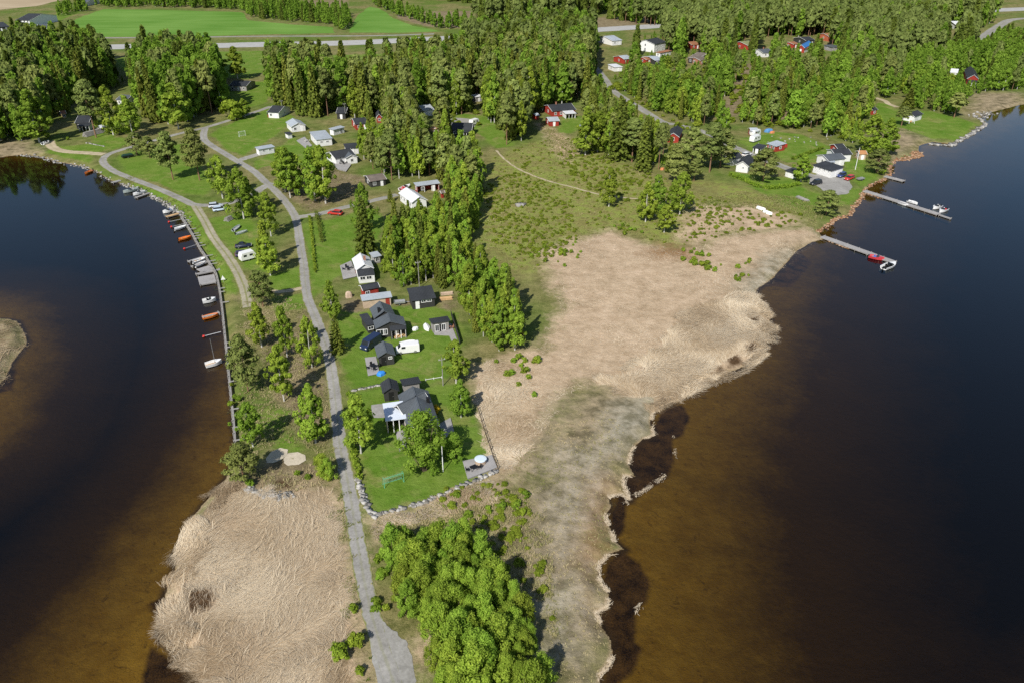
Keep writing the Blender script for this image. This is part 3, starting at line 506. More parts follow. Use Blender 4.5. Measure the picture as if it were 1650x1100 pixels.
def vol(root, w, d, h, roof, rise, RM, WM, ov=.35, M=None, trim=True, win=(), door=None, chim=None, open_front=False, flip=False):
    # one block: walls, roof, openings; M places it relative to the thing
    def lk(o):
        if M is not None and o.parent is root: o.matrix_local = M
        return o
    n0 = set(root.children); b = MB(); W0, W1, D0, D1 = ov, w-ov, ov, d-ov
    if roof == 'gy': sec = [(W0, -.1), (W1, -.1), (W1, h), (w/2, h+rise*(1-2*ov/w)), (W0, h)]; b.loft([[(x, y, z) for x, z in sec] for y in (D1, D0)])
    elif roof == 'gx': sec = [(D0, -.1), (D1, -.1), (D1, h), (d/2, h+rise*(1-2*ov/d)), (D0, h)]; b.loft([[(x, y, z) for y, z in sec] for x in (W0, W1)])
    elif not open_front: b.loft([[(x, D0, -.1), (x, D1, -.1), (x, D1, h+(rise if not flip else 0)-.12), (x, D0, h+(rise if flip else 0)-.12)] for x in (W0, W1)])
    else:
        for x in (W0+.06, W1-.06): b.box((x, d/2, h/2), (.1, d-2*ov, h))
        b.box((w/2, D1-.05, h/2), (W1-W0-.3, .1, h))
        q = MB(); [q.box((W0+.1+(W1-W0-.2)*i/3, D0+.1, h/2-.02), (.14, .14, h-.06)) for i in range(4)]; q.build('post', TRIM if trim else OLDW, root)
    b.build('wall', WM, root)
    r = MB(); th = .14; z0 = h+.02
    if roof == 'gy':
        for a, c in ((0, w/2), (w, w/2)): r.slab([(a, 0, z0), (c, 0, z0+rise), (c, d, z0+rise), (a, d, z0)][::1 if a else -1], th)
    elif roof == 'gx':
        for a, c in ((0, d/2), (d, d/2)): r.slab([(0, a, z0), (w, a, z0), (w, c, z0+rise), (0, c, z0+rise)][::-1 if a else 1], th)
    else:
        f, k = (rise, 0) if flip else (0, rise); r.slab([(0, 0, z0+f), (w, 0, z0+f), (w, d, z0+k), (0, d, z0+k)], th)
    ro = r.build('roof', RM, root)
    if roof == 'gy' or roof == 'gx':
        rc = MB()
        if roof == 'gy': rc.box((w/2, d/2, z0+rise), (.3, d, .07))
        else: rc.box((w/2, d/2, z0+rise), (w, .3, .07))
        rc.build('ridge_cap', RM, ro)
    if trim and roof in ('gx', 'gy'):
        ends = [[(0, -.02, z0-.08), (w/2, -.02, z0+rise-.08), (w, -.02, z0-.08)]] if roof == 'gy' else [[(x, 0, z0-.08), (x, d/2, z0+rise-.08), (x, d, z0-.08)] for x in (-.02, w+.02)]
        for e in ends: tb = MB(); tb.tube(e, [.09]*3, 4); tb.build('bargeboard', TRIM, ro)
    for side, u, ww, hh, zz in win:
        x, y = {'f': (W0+u*(W1-W0), D0), 'b': (W0+u*(W1-W0), D1), 'l': (W0, D0+u*(D1-D0)), 'r': (W1, D0+u*(D1-D0))}[side]; window(root, x, y, zz, ww, hh, side)
    if door:
        side, u, DM = door; x, y = {'f': (W0+u*(W1-W0), D0-.03), 'l': (W0-.03, D0+u*(D1-D0)), 'r': (W1+.03, D0+u*(D1-D0))}[side]; db = MB(); db.box((x, y, 1.02), (.95, .06, 2.) if side == 'f' else (.06, .95, 2.)); do = db.build('door', DM, root)
        hb = MB(); hb.box((x+(.35 if side == 'f' else 0), y-(.06 if side == 'f' else 0), 1.05), (.12, .08, .05)); hb.build('handle', METAL, do)
    if chim:
        cx, cy = chim; cb = MB(); zc = z0+rise*(1-abs(cx-.5)*2 if roof == 'gy' else 1-abs(cy-.5)*2 if roof == 'gx' else .5); cb.box((cx*w, cy*d, zc+.25), (.55, .55, 1.3)); cb.box((cx*w, cy*d, zc+.95), (.65, .65, .1)); cb.build('chimney', W_BRICK if WM not in (W_DARK,) else BLACK, ro)
    for o in set(root.children)-n0: lk(o)
def house(label, FL, FR, BR, h, roof, rise, RM, WM, name='cottage', cat='house', extra=(), group=None, keep=1, **kw):
    A, rz, w, d = frame_of(FL, FR, BR, h, roof == 'gy'); root = thing(name, label, cat, (A.x, A.y, LAND), rz, group)
    if 'win' not in kw:
        nf = max(1, int(w/2.8)); kw['win'] = [('f', (i+.5)/nf, .9, 1., h*.55) for i in range(nf)]+[('l', .5, .9, 1., h*.55), ('r', .5, .9, 1., h*.55)] if h > 2 else []
        if w > 3 and 'door' not in kw: kw['win'] = [q for q in kw['win'] if not (q[0] == 'f' and nf > 1 and abs(q[1]-(nf//2+.5)/nf) < .01)]; kw['door'] = ('f', (nf//2+.5)/nf, TRIM)
    vol(root, w, d, h, roof, rise, RM, WM, **kw); bpy.context.view_layer.update(); inv = Matrix.LocRotScale(root.location, root.rotation_euler, None).inverted()
    c = A+Vector((math.cos(rz)*w/2-math.sin(rz)*d/2, math.sin(rz)*w/2+math.cos(rz)*d/2, 0)); TREES.append((c.x, c.y, max(w, d)*.55+1)); 
    if keep: KEEP.append((c.x, c.y, w*.5))
    for e in extra:
        e = dict(e); fl, fr, br, hh = e.pop('at'); A2, r2, w2, d2 = frame_of(fl, fr, br, hh, e['roof'] == 'gy' or e.pop('side', 0)); M = inv @ Matrix.LocRotScale(Vector((A2.x, A2.y, LAND)), Matrix.Rotation(r2, 3, 'Z'), None)
        e.setdefault('win', [('f', .5, .9, 1., hh*.55)] if not e.get('open_front') else []); vol(root, w2, d2, hh, M=M, **e)
        c = A2+Vector((math.cos(r2)*w2/2, math.sin(r2)*w2/2, 0)); TREES.append((c.x, c.y, max(w2, d2)*.55+1))
    return root
def E_(at, roof, rise, RM, WM, **k): return dict(at=at, roof=roof, rise=rise, RM=RM, WM=WM, **k)
# south plot
house('long dark-grey gabled south house with white patio roof behind the weeping birch', (660, 706), (709, 685), (690, 629), 2.7, 'gy', 1.5, R_GREY, W_DARK, chim=(.86, .62), win=[('r', .3, 1, 1, 1.5), ('r', .7, 1, 1, 1.5), ('f', .3, 1, 1.1, 1.5), ('l', .3, 1, 1.1, 1.5)], door=('l', .12, TRIM),
  extra=[E_(((622, 682), (655, 673), (649, 646), 2.9), 'flat', .12, mat('pale_patio_roof', (.64, .69, .77), .6, .08, .6), W_TAN, open_front=True, ov=.2, side=1), E_(((650, 668), (694, 646), (688, 628), 2.9), 'gx', 1.3, R_GREY, W_DARK)])
house('black gabled shed left of the south house', (617, 637), (644, 629.5), (640, 613), 2.2, 'gy', 1., R_DARK, W_DARK, 'shed', 'shed', win=[], door=('f', .5, BLACK), trim=False)
house('black flat-roofed shed with grey front behind the south house', (649, 624), (679, 619), (675.5, 605.5), 2.5, 'flat', .5, R_DARK, W_GREY, 'shed', 'shed', flip=True, win=[], door=('f', .7, OLDW), trim=False)
# middle plot
house('black garage with light ridge between blue van and white camper', (608.5, 578), (637.5, 572), (632, 554), 2.3, 'gy', 1., R_GREY, W_DARK, 'garage', 'garage', win=[('f', .75, .6, .4, 1.7)], door=('f', .3, BLACK), trim=False)
house('black double-gabled house with white bay window and front porch', (605, 532), (654.5, 523.8), (650, 510.5), 2.6, 'gy', 1.4, R_GREY, W_DARK, win=[('f', .12, 1.5, 1.3, 1.4), ('f', .3, .8, 1.2, 1.4), ('r', .5, .9, 1, 1.5)], door=('f', .7, TRIM), trim=False,
  extra=[E_(((604, 517), (637, 508), (629, 492), 2.7), 'gy', 1.5, R_GREY, W_DARK, chim=(.3, .2), trim=False, win=[]), E_(((591, 525), (604.5, 522), (599, 504), 2.2), 'flat', .2, R_DARK, W_DARK, win=[('f', .5, 1.1, .7, 1.3)], trim=False),
         E_(((629, 533), (655, 529.5), (654, 523), 2.3), 'flat', .5, R_DARK, W_DARK, open_front=True, ov=.1)])
house('black flat-roofed garden pavilion with open grey front', (695.5, 522.7), (726, 518), (721, 509), 2.4, 'flat', .25, R_DARK, W_GREY, 'pavilion', 'pavilion', flip=True, win=[('f', .25, .8, 1.5, 1.1), ('f', .65, .8, 1.5, 1.1)], door=('f', .45, BLACK))
house('black workshop with low-pitched roof, white door and lumber beside it', (662.5, 485.5), (703, 480), (696, 465.5), 2.4, 'flat', 1., R_DARK, W_DARK, 'workshop', 'workshop', win=[('f', .5, 1, .5, 1.8), ('f', .75, 1, .5, 1.8)], door=('f', .22, TRIM), trim=False)
house('narrow raw-board barn with grey-blue roof and red end door', (583, 485), (632, 478.5), (630, 471), 2.3, 'flat', .3, R_LIGHT, W_TAN, 'barn', 'barn', win=[], door=('f', .88, W_RED))
house('small red cabin with black roof between barn and white-roofed cottage', (584.5, 468.5), (612, 463), (609.6, 454), 2.5, 'gx', .7, R_DARK, W_RED, 'cabin', 'cabin', win=[('f', .25, .9, .8, 1.5)], door=('f', .8, W_RED))
house('white-metal-roofed cottage with brick chimney and red-fronted black porch', (573.6, 436.5), (602.5, 432), (595, 414), 2.6, 'gy', 1.4, R_WHITE, W_WHITE, chim=(.62, .45), win=[('l', .3, .9, 1, 1.5), ('l', .7, .9, 1, 1.5)], door=('l', .5, W_RED),
  extra=[E_(((577, 445.5), (604, 442.5), (602.5, 433), 2.1), 'flat', .6, R_DARK, W_WHITE, win=[('f', .25, 1.2, .8, 1.4), ('f', .65, 1.2, .8, 1.4)], ov=.12)])
house('small light-roofed shed under the lone spruce', (601, 415), (615, 412), (612, 405), 2.1, 'flat', .2, R_LIGHT, W_GREY, 'shed', 'shed')
house('long white house with half-white, half-grey roof at the end of the east drive', (642, 311.5), (663, 327), (683, 318), 2.6, 'gx', 1.5, R_WHITE, W_WHITE, win=[('f', (i+.5)/4, .8, .9, 1.5) for i in range(4)])
house('long low grey-roofed red shed behind the long white house', (670.6, 300.5), (709.5, 295.5), (706, 291), 2.5, 'flat', .3, R_LIGHT, W_RED, 'shed', 'shed', open_front=True)
house('small brown hut in the clearing east of the long white house', (711, 312), (717, 311), (717, 308), 1.8, 'gx', .7, R_BROWN, W_RED, 'shed', 'shed', win=[])
house('dark-roofed hut hidden by small trees north of the east drive', (596, 293), (623, 289), (617, 279), 2.2, 'gx', 1., R_BROWN, W_DARK)
# upper west cottages
house('white T-shaped house with navy roof and big grey terrace', (540, 256), (573, 250), (565, 240), 2.5, 'gx', 1.5, R_DARK, W_WHITE, extra=[E_(((561, 260), (577, 253), (571, 247), 2.4), 'gy', 1., R_GREY, W_WHITE)])
house('black-roofed annex behind the T-shaped white house', (557, 240), (579, 238), (577, 231.5), 2.5, 'flat', .4, R_DARK, W_WHITE, 'annex', 'annex')
house('white flat-roofed bungalow with grey sheet roof and terrace', (509, 226), (536, 223), (519, 211.8), 2.8, 'flat', .3, R_LIGHT, W_WHITE, win=[('l', .25, 1.2, .6, 1.7), ('l', .6, 1.2, .6, 1.7), ('f', .3, .9, .5, 1.7), ('f', .7, .9, .5, 1.7)])
house('white gabled cottage with pale roof above the bungalow', (472, 208), (493, 202), (484, 194.5), 2.4, 'gy', 1.3, R_LIGHT, W_WHITE)
house('tiny white shed beside the pale-roofed white cottage', (463, 217), (472, 215.5), (471, 212), 1.9, 'flat', .1, R_DARK, W_WHITE, 'shed', 'shed')
house('white flat-roofed garage at its own short gravel drive', (416, 241.5), (443, 236.8), (441, 233), 2.4, 'flat', .2, R_LIGHT, W_WHITE, 'garage', 'garage', win=[('f', .3, .8, .45, 1.6), ('f', .72, .8, .45, 1.6)])
house('white flat-roofed garage right of the bungalow', (537, 210), (556, 205), (551, 202.5), 2.4, 'flat', .2, R_LIGHT, W_WHITE, 'garage', 'garage', win=[('f', .7, 1, 1.6, 1.)])
house('navy-roofed cottage with white front and red base at the north lane end', (430, 181), (449, 182), (461, 172), 2.6, 'gx', 1.6, R_DARK, W_WHITE, extra=[E_(((429, 184), (446, 185), (447, 181.5), 1.6), 'flat', .1, R_DARK, W_RED)])
house('black-roofed cottage in the shade of tall spruces', (541, 183), (557, 183), (558, 174), 2.6, 'gx', 1.4, R_DARK, W_DARK, chim=(.85, .5))
house('red cottage with navy roof and white-trimmed gable beyond the garages', (572, 201), (594, 199), (593, 190), 2.5, 'gx', 1.4, R_DARK, W_RED)
house('small red gable just visible among the central pines', (606, 190), (616, 189), (615, 182), 2.5, 'gy', 1.4, R_DARK, W_RED)
house('black cottage with hipped black roof and pale yard', (726, 209.5), (760, 210.5), (763, 202), 2.5, 'gx', 1.9, R_DARK, W_DARK, extra=[E_(((741, 213), (757, 214), (757, 209), 2.2), 'flat', .3, R_DARK, W_DARK, open_front=True)])
house('white cottage half hidden by pines left of the black cottage', (682, 179), (700, 177), (697, 168), 2.6, 'gx', 1.3, R_LIGHT, W_WHITE)
house('pale flat roof peeping out of the birches', (766, 157), (779, 155), (778, 151), 2.4, 'flat', .2, R_WHITE, W_GREY, 'shed', 'shed')
house('low orange-roofed woodshed in the black cottage yard', (694, 209), (709, 207), (708, 203.5), 1.7, 'flat', .1, R_ORANGE, W_TAN, 'woodshed', 'shed')
# heath north
house('red cottage with black roof and white porch', (890, 180), (928.5, 177), (925, 166.7), 2.6, 'gx', 1.6, R_DARK, W_RED, chim=(.35, .5), extra=[E_(((911, 184), (929, 183), (928, 177), 2.3), 'flat', .2, R_WHITE, W_WHITE, open_front=True)])
house('small red guest cabin with pale roof below the red cottage', (885, 196), (902, 195), (904, 188), 2.3, 'gx', .9, R_LIGHT, W_RED, 'cabin', 'cabin')
house('tiny red outhouse on the lawn right of the guest cabin', (932, 208), (939, 207), (939, 203), 2., 'gy', .6, R_LIGHT, W_RED, 'outhouse', 'shed')
house('tiny red shed left of the red cottage', (864, 187), (870, 186), (870, 182), 2., 'gx', .6, R_LIGHT, W_RED, 'shed', 'shed')
house('red cabin with white-trimmed gable beside the eastern village road', (1076, 217), (1095, 221.5), (1101, 209), 2.5, 'gy', 1.5, R_DARK, W_RED, win=[('f', .5, .9, 1.1, 1.5)])
# upper right
house('long white house with pale roof nearest the highway', (987, 66.5), (1003, 65), (1004, 56), 3., 'gx', 1.8, R_LIGHT, W_WHITE)
house('tall white two-storey house with dark roof', (1055, 72), (1074, 68), (1070, 59), 5., 'gx', 2., R_DARK, W_WHITE, win=[('f', .25, .9, 1.2, 1.5), ('f', .75, .9, 1.2, 1.5), ('f', .25, .9, 1.2, 4.), ('f', .75, .9, 1.2, 4.), ('l', .5, .9, 1.2, 1.5), ('l', .5, .9, 1.2, 4.)])
house('small red house with blue-grey roof in the village', (1006, 96), (1019, 94.5), (1020, 88), 2.8, 'gx', 1.2, R_LIGHT, W_RED)
house('white garage below the small red house', (990, 109), (1004, 108), (1004, 103), 2.4, 'flat', .3, R_WHITE, W_WHITE, 'garage', 'garage')
house('dark shed with blue-grey roof under the two-storey house', (1056, 98), (1070, 97), (1069, 89), 2.5, 'gx', 1., R_LIGHT, W_DARK, 'shed', 'shed')
house('red shed left of the dark village shed', (1042, 97), (1052, 96), (1052, 91), 2.2, 'gx', .9, R_RUST, W_RED, 'shed', 'shed')
house('rusty flat-roofed store right of the two-storey house', (1064, 86), (1083, 82), (1082, 79.5), 2.4, 'flat', .2, R_RUST, W_WHITE, 'store', 'shed')
house('brown-roofed house with brick chimney among pines', (1108, 94), (1124, 96), (1123, 84), 2.8, 'gx', 2., R_BROWN, W_DARK, chim=(.2, .5))
house('brick-red cottage beside the brown-roofed house', (1129, 98), (1142, 96), (1141, 89), 2.6, 'gx', 1.2, R_BROWN, W_BRICK)
house('small red barn at the forest edge above the brick cottage', (1115, 73), (1129, 72), (1128, 67), 2.6, 'gx', 1.2, R_RUST, W_RED, 'barn', 'barn')
house('dark red hut with mossy light roof', (1206, 74), (1220, 72), (1217, 64), 2.8, 'gx', 1.6, R_OLIVE, W_RED, 'cabin', 'cabin')
house('white cottage with grey roof hidden in the birches', (1230, 86), (1247, 85), (1247, 79), 2.6, 'gx', 1.4, R_GREY, W_WHITE, chim=(.5, .5))
house('red house with bright blue tarp on its rusty roof', (1286, 76), (1297, 78), (1309, 71), 3., 'gy', 1.8, R_BLUE, W_RED, extra=[E_(((1298, 79), (1309, 75), (1310, 71), 2.4), 'flat', .3, R_RUST, W_WHITE)])
house('black-roofed house behind the blue-tarped one', (1299, 66), (1314, 65), (1314, 59), 3., 'gx', 1.4, R_DARK, W_DARK)
house('grey sheet-roofed shed in the clearing right of the blue-tarped house', (1340, 77), (1356, 76), (1355, 72), 2.4, 'flat', .3, R_GREY, W_GREY, 'shed', 'shed')
house('small red shed left of the blue-tarped house', (1279, 72), (1288, 71), (1288, 66), 2.5, 'gx', .9, R_RUST, W_RED, 'shed', 'shed')
house('narrow orange-red hut in the tall pines', (1337, 60), (1346, 59.5), (1346, 54), 3.2, 'gx', 1.5, R_RUST, mat('orange_boards', (.45, .12, .06), .8, .2, 3), 'cabin', 'cabin')
house('white pyramid-like roof far off in the top right forest', (1542, 42), (1556, 42), (1555, 36), 2.8, 'gx', 2., R_WHITE, W_WHITE)
house('white-gabled roof sticking out of the eastern birches', (1531, 117), (1543, 118), (1545, 113), 2.3, 'gx', 1.2, R_WHITE, W_WHITE)
house('red and white house with sun porch near the right frame edge', (1558, 127), (1578, 128.5), (1572, 114), 3., 'gy', 2.2, R_DARK, W_RED, extra=[E_(((1562, 133), (1580, 134), (1578, 128), 2.2), 'flat', .5, R_DARK, W_WHITE, win=[('f', (i+.5)/4, .7, 1.1, 1.2) for i in range(4)])])
house('low black-roofed cottage on the point', (1474, 188.5), (1488, 184), (1479, 177), 2.4, 'gx', 1.1, R_DARK, W_WHITE)
house('small dark red shed at the lawn edge above the point', (1407, 178), (1415, 177), (1416, 172), 2.3, 'gx', .9, R_DARK, W_RED, 'shed', 'shed')
# shore village at the right
house('long white building with navy mono-pitch roof by the parking area', (1309, 266), (1340, 276), (1349.5, 268), 2.7, 'flat', .5, R_DARK, W_WHITE, 'boathouse', 'building', win=[('f', (i+.5)/4, .5, .4, 2.1) for i in range(4)], door=('r', .5, TRIM))
house('grey-green roofed white house with veranda behind the long white building', (1335, 259), (1364, 256), (1360, 246), 2.6, 'gx', 1.1, R_GREY, W_WHITE, extra=[E_(((1346, 250), (1374, 249), (1366, 240), 2.8), 'gx', 1.1, R_DARK, W_WHITE), E_(((1332, 261), (1346, 262), (1346, 256), 2.2), 'flat', .2, R_LIGHT, W_WHITE, open_front=True)])
house('small red shed with black roof behind the grey-green roofed house', (1350, 240), (1364, 239), (1362, 232), 2.4, 'gx', 1., R_DARK, W_RED, 'shed', 'shed')
house('small white shed with navy roof on the hedged lawn', (1264, 275), (1280, 280), (1283, 273), 2.1, 'flat', .4, R_DARK, W_WHITE, 'shed', 'shed')
house('white gabled garage with navy roof beside the broad pine', (1188, 262.5), (1207, 269), (1217, 257), 2.5, 'gy', 1.6, R_DARK, W_WHITE, 'garage', 'garage', win=[('f', .6, .5, .5, 1.7)], door=('l', .5, TRIM))
house('white house with navy roof behind the white gabled garage', (1181, 257), (1197, 253), (1196, 245), 2.6, 'gx', 1.4, R_DARK, W_WHITE)
house('red cottage with pale blue sheet roof on the open lawn', (1235, 231.5), (1251, 236.5), (1263, 232), 2.3, 'flat', .5, R_LIGHT, W_RED, win=[('f', .3, .9, .9, 1.4), ('f', .7, .9, .9, 1.4), ('r', .5, .9, .9, 1.4)])
house('white open porch hut with black roof beside the camping trailer', (1212, 238), (1227, 240.5), (1235, 235), 2.2, 'flat', .2, R_DARK, W_WHITE, 'pavilion', 'pavilion', open_front=True)
house('small red and white hut behind the camping trailers', (1210, 212), (1222, 212), (1222, 207), 2.2, 'gx', .8, R_LIGHT, W_RED, 'shed', 'shed')
house('orange-roofed open gazebo near the shore pole', (1385, 249), (1398, 249), (1397, 244), 2.2, 'gx', .8, R_ORANGE, W_TAN, 'gazebo', 'gazebo', open_front=True)
# west shore and far fields
house('dark-roofed cottage with white veranda under the tall thin pine', (120, 199), (143, 198), (139, 187), 2.6, 'gx', 1.6, R_DARK, W_DARK, extra=[E_(((124, 204), (144, 203), (143, 198), 2.2), 'flat', .2, R_DARK, W_WHITE, open_front=True)])
house('small white-roofed shed right of the veranda cottage', (162, 207), (175, 204), (174, 200), 2.1, 'flat', .2, R_WHITE, W_DARK, 'shed', 'shed')
house('tiny yellow shed with red roof under the western birches', (99, 184), (107, 183), (107, 179), 2.1, 'gx', .8, R_RUST, W_YEL, 'shed', 'shed')
house('grey-roofed white cottage half hidden behind western birches', (186, 161), (203, 162), (207, 154), 2.6, 'gx', 1.3, R_GREY, W_WHITE)
house('grey and white cottage with black roof at the green strip', (369, 138.5), (397, 139), (396, 130.5), 2.6, 'gx', 1.3, R_DARK, W_GREY)
house('large white farmhouse with dark roof in the top left corner', (24, 33), (47, 33.5), (48, 24), 4.6, 'gx', 3., R_DARK, W_WHITE, win=[('f', (i+.5)/4, 1, 1.4, z_) for i in range(4) for z_ in (1.5, 3.7)])
house('low white farm shed right of the white farmhouse', (63, 45), (78, 44), (77, 39), 2.6, 'gx', 1.2, R_GREY, W_WHITE, 'shed', 'shed')
house('black farm garage at the left frame edge', (-12, 45), (15, 43), (12, 36), 3., 'flat', .4, R_DARK, W_DARK, 'garage', 'garage')
house('tiny white house at the very top beyond the tree row', (129, 4), (139, 4), (139, -1), 3.5, 'gx', 1.8, R_GREY, W_WHITE)

# ------------------------------------------------------------------ forests
for P in [q for q in LAWN if q[0] != (185, 95)]+STRAW+GREY[1:4]+SOIL[4:5]+[[(1155, 160), (1172, 195), (1200, 195), (1198, 150), (1175, 140)], [(1240, 155), (1262, 178), (1280, 172), (1262, 148)], [(1325, 148), (1345, 165), (1362, 158), (1345, 140)], [(1060, 112), (1120, 118), (1160, 112), (1130, 104)]]+[MEADOW[0], [(176, 85), (208, 85), (208, 112), (180, 112)], [(362, 82), (425, 80), (430, 110), (366, 118)]]:
    V = gp(P); st = 5. if V[:, 1].mean() < 330 else 9.
    X, Y = np.meshgrid(np.arange(V[:, 0].min(), V[:, 0].max(), st), np.arange(V[:, 1].min(), V[:, 1].max(), st)); Qs = np.stack([X.ravel(), Y.ravel()], 1); KEEP += [(x, y, 1.) for x, y in Qs[seg_sdf(Qs, V) > 1.5]]
ROADP = []
for o in list(COL.objects):
    if o.get('category') in ('road', 'ground') and o.type == 'MESH' and o.name != 'ground' and not o.name.startswith(('highway', 'side_road')):
        vv = [v_.co for v_ in o.data.vertices]
        if o.get('category') == 'road':
            mid_ = [vv[i] for i in range(2, len(vv), 5)]; ROADP += [(p.x, p.y, 2.6) for p in mid_]; KEEP += [(p.x, p.y, .6) for p in mid_]
        else: ROADP += [(p.x, p.y, 2.) for p in vv]
for a_, c_ in (((345, 73), (735, 61)), ((963, 48), (1060, 42)), ((182, 75), (214, 75))):
    KEEP += [(*g(a_[0]+(c_[0]-a_[0])*i/60, a_[1]+(c_[1]-a_[1])*i/60)[:2], 1.5) for i in range(61)]
KP = np.array(KEEP); KR = np.hypot(KP[:, 0], KP[:, 1]); RP = np.array(ROADP); TR = np.array(TREES)
def ok_tree(p, h, cr, loose=False):
    if (np.hypot(TR[:, 0]-p[0], TR[:, 1]-p[1]) < TR[:, 2]*.75+cr*.5).any() or (np.hypot(RP[:, 0]-p[0], RP[:, 1]-p[1]) < RP[:, 2]+cr*.4).any(): return False
    r = math.hypot(*p); u = np.array(p)/r; m = KR > r+.5
    if not m.any(): return True
    lat = np.abs(KP[m, 0]*u[1]-KP[m, 1]*u[0]); zr = CH-(CH-1.5)*r/KR[m]
    return not ((h*.93+LAND > zr) & (lat < KP[m, 2]+cr*.55)).any()
CR = {'birch': .2, 'spruce': .14, 'pine': .19, 'thicket': .25}
def scatter(polys, step, mix, hr, seed, z=LAND):
    r = random.Random(seed); out = []
    for P in polys:
        V = gp(P); lo = V.min(0); hi = V.max(0); X, Y = np.meshgrid(np.arange(lo[0], hi[0], step), np.arange(lo[1], hi[1], step)); Qs = np.stack([X.ravel(), Y.ravel()], 1)
        Qs = Qs+RN.uniform(-.46, .46, Qs.shape)*step; Qs = Qs[seg_sdf(Qs, V) > 0]
        Qs = Qs[land_z(Qs) > .5] if len(Qs) else Qs
        for p in Qs:
            k = r.choices(list(mix), list(mix.values()))[0]; h = r.uniform(*hr)*{'birch': .95, 'spruce': 1.05, 'pine': 1.05, 'thicket': 1}[k]
            if ok_tree(p, h, CR[k]*h): out.append((k, p[0], p[1], h))
            elif r.random() < .35 and ok_tree(p, 4.2, 1.): out.append(('thicket', p[0], p[1], r.uniform(2.5, 4.2)))
    return out
B_, SP, PN = 'birch', 'spruce', 'pine'
ZONES = [
 ('forest on the west shore', [[(-130, 96), (-50, 92), (60, 88), (150, 95), (195, 114), (200, 140), (172, 145), (130, 165), (95, 190), (60, 212), (30, 232), (0, 235), (-130, 238)]], 5.2, {B_: .55, SP: .25, PN: .2}, (15, 22), 1),
 ('birch wood below the highway', [[(213, 118), (280, 112), (352, 112), (362, 150), (382, 165), (350, 183), (300, 198), (262, 203), (232, 195), (213, 150)]], 4.6, {B_: .8, PN: .12, SP: .08}, (17, 23), 2),
 ('mixed forest behind the west cottages', [[(432, 168), (434, 120), (470, 100), (540, 98), (640, 101), (760, 88), (880, 62), (965, 64), (962, 105), (970, 132), (945, 165), (880, 170), (862, 200), (860, 220), (825, 238), (800, 228), (780, 190), (700, 192), (680, 202), (600, 216), (560, 200), (525, 192), (490, 188), (450, 172)]], 5., {PN: .3, SP: .32, B_: .38}, (16, 23), 3),
 ('wood in the middle of the village', [[(590, 215), (650, 205), (700, 215), (745, 222), (772, 260), (775, 330), (745, 347), (722, 330), (714, 296), (660, 288), (630, 292), (600, 275), (580, 262), (580, 235)]], 4.2, {B_: .5, SP: .28, PN: .22}, (13, 18), 4),
 ('birch belt beside the brown marsh', [[(690, 345), (712, 335), (772, 335), (772, 370), (747, 400), (762, 440), (800, 470), (830, 520), (852, 572), (800, 570), (770, 548), (750, 500), (738, 468), (700, 464), (650, 464), (612, 440), (606, 420), (640, 403), (650, 360)]], 3.1, {B_: .88, SP: .12}, (9, 13.5), 5),
 ('wood at the north edge of the heath', [[(985, 150), (1010, 175), (1050, 205), (1070, 218), (1060, 230), (1075, 260), (1085, 285), (1040, 285), (1000, 262), (945, 255), (938, 215), (950, 180)]], 4.6, {SP: .35, PN: .3, B_: .35}, (12, 17), 6),
 ('birch forest of the eastern village', [[(1000, 150), (985, 118), (1010, 100), (1100, 100), (1160, 95), (1220, 95), (1300, 90), (1400, 88), (1445, 112), (1447, 150), (1400, 175), (1397, 237), (1350, 230), (1300, 213), (1240, 204), (1190, 205), (1172, 240), (1110, 215), (1080, 192), (1040, 175)]], 5.7, {B_: .62, PN: .16, SP: .13, 'thicket': .09}, (8, 17), 7),
 ('pine forest beyond the eastern village', [[(970, 30), (1080, 35), (1100, 60), (1150, 70), (1250, 60), (1330, 60), (1420, 70), (1500, 58), (1590, 44), (1605, 24), (1500, 26), (1300, 36), (1150, 44), (1080, 48)], [(1330, 62), (1500, 60), (1585, 72), (1560, 96), (1450, 108), (1350, 92)], [(1020, 55), (1100, 64), (1220, 72), (1220, 92), (1150, 94), (1100, 98), (1020, 98)]], 5.6, {PN: .66, B_: .2, SP: .14}, (17, 22), 8),
 ('bright young birch wood behind the point', [[(1450, 112), (1590, 76), (1700, 66), (1850, 110), (1655, 146), (1585, 148), (1552, 165), (1548, 187), (1500, 181), (1465, 172), (1450, 150)]], 4.6, {B_: .8, SP: .05, PN: .07, 'thicket': .08}, (7, 14), 9),
 ('thicket at the tip of the peninsula', [[(612, 905), (640, 885), (700, 880), (762, 893), (800, 930), (828, 965), (872, 1065), (882, 1140), (720, 1140), (702, 1085), (692, 1040), (640, 1036), (616, 985)]], 2.05, {'thicket': 1}, (4.0, 8.4), 10),
 ('row of birches along the crop field', [[(165, 12), (280, 13), (390, 17), (402, 30), (480, 37), (535, 41), (558, 52), (566, 40), (560, 24), (470, 14), (400, 4), (280, 2), (165, 0)], [(600, 7), (636, 26), (712, 48), (765, 49), (755, 41), (690, 38), (645, 18), (612, 3)], [(95, 40), (125, 24), (160, 11), (155, 6), (110, 17), (75, 30)]], 6.5, {B_: .92, SP: .08}, (8, 13), 11),
 ('dark forest beyond the highway', [[(-200, -26), (-150, -12), (120, -12), (165, -3), (390, -2), (440, -4), (560, -8), (640, -2), (760, 6), (850, 20), (925, 28), (1065, 18), (1350, 6), (1605, -6), (1800, -14), (1800, -28)]], 10, {SP: .5, PN: .35, B_: .15}, (17, 24), 12),
 ('dark forest beyond the highway', [[(1080, 30), (1250, 22), (1450, 13), (1600, 6), (1600, -2), (1350, 4), (1080, 16)], [(770, 44), (850, 40), (925, 32), (925, 26), (850, 22), (765, 30)]], 6.5, {SP: .45, PN: .4, B_: .15}, (17, 23), 13),
]
ALL = []
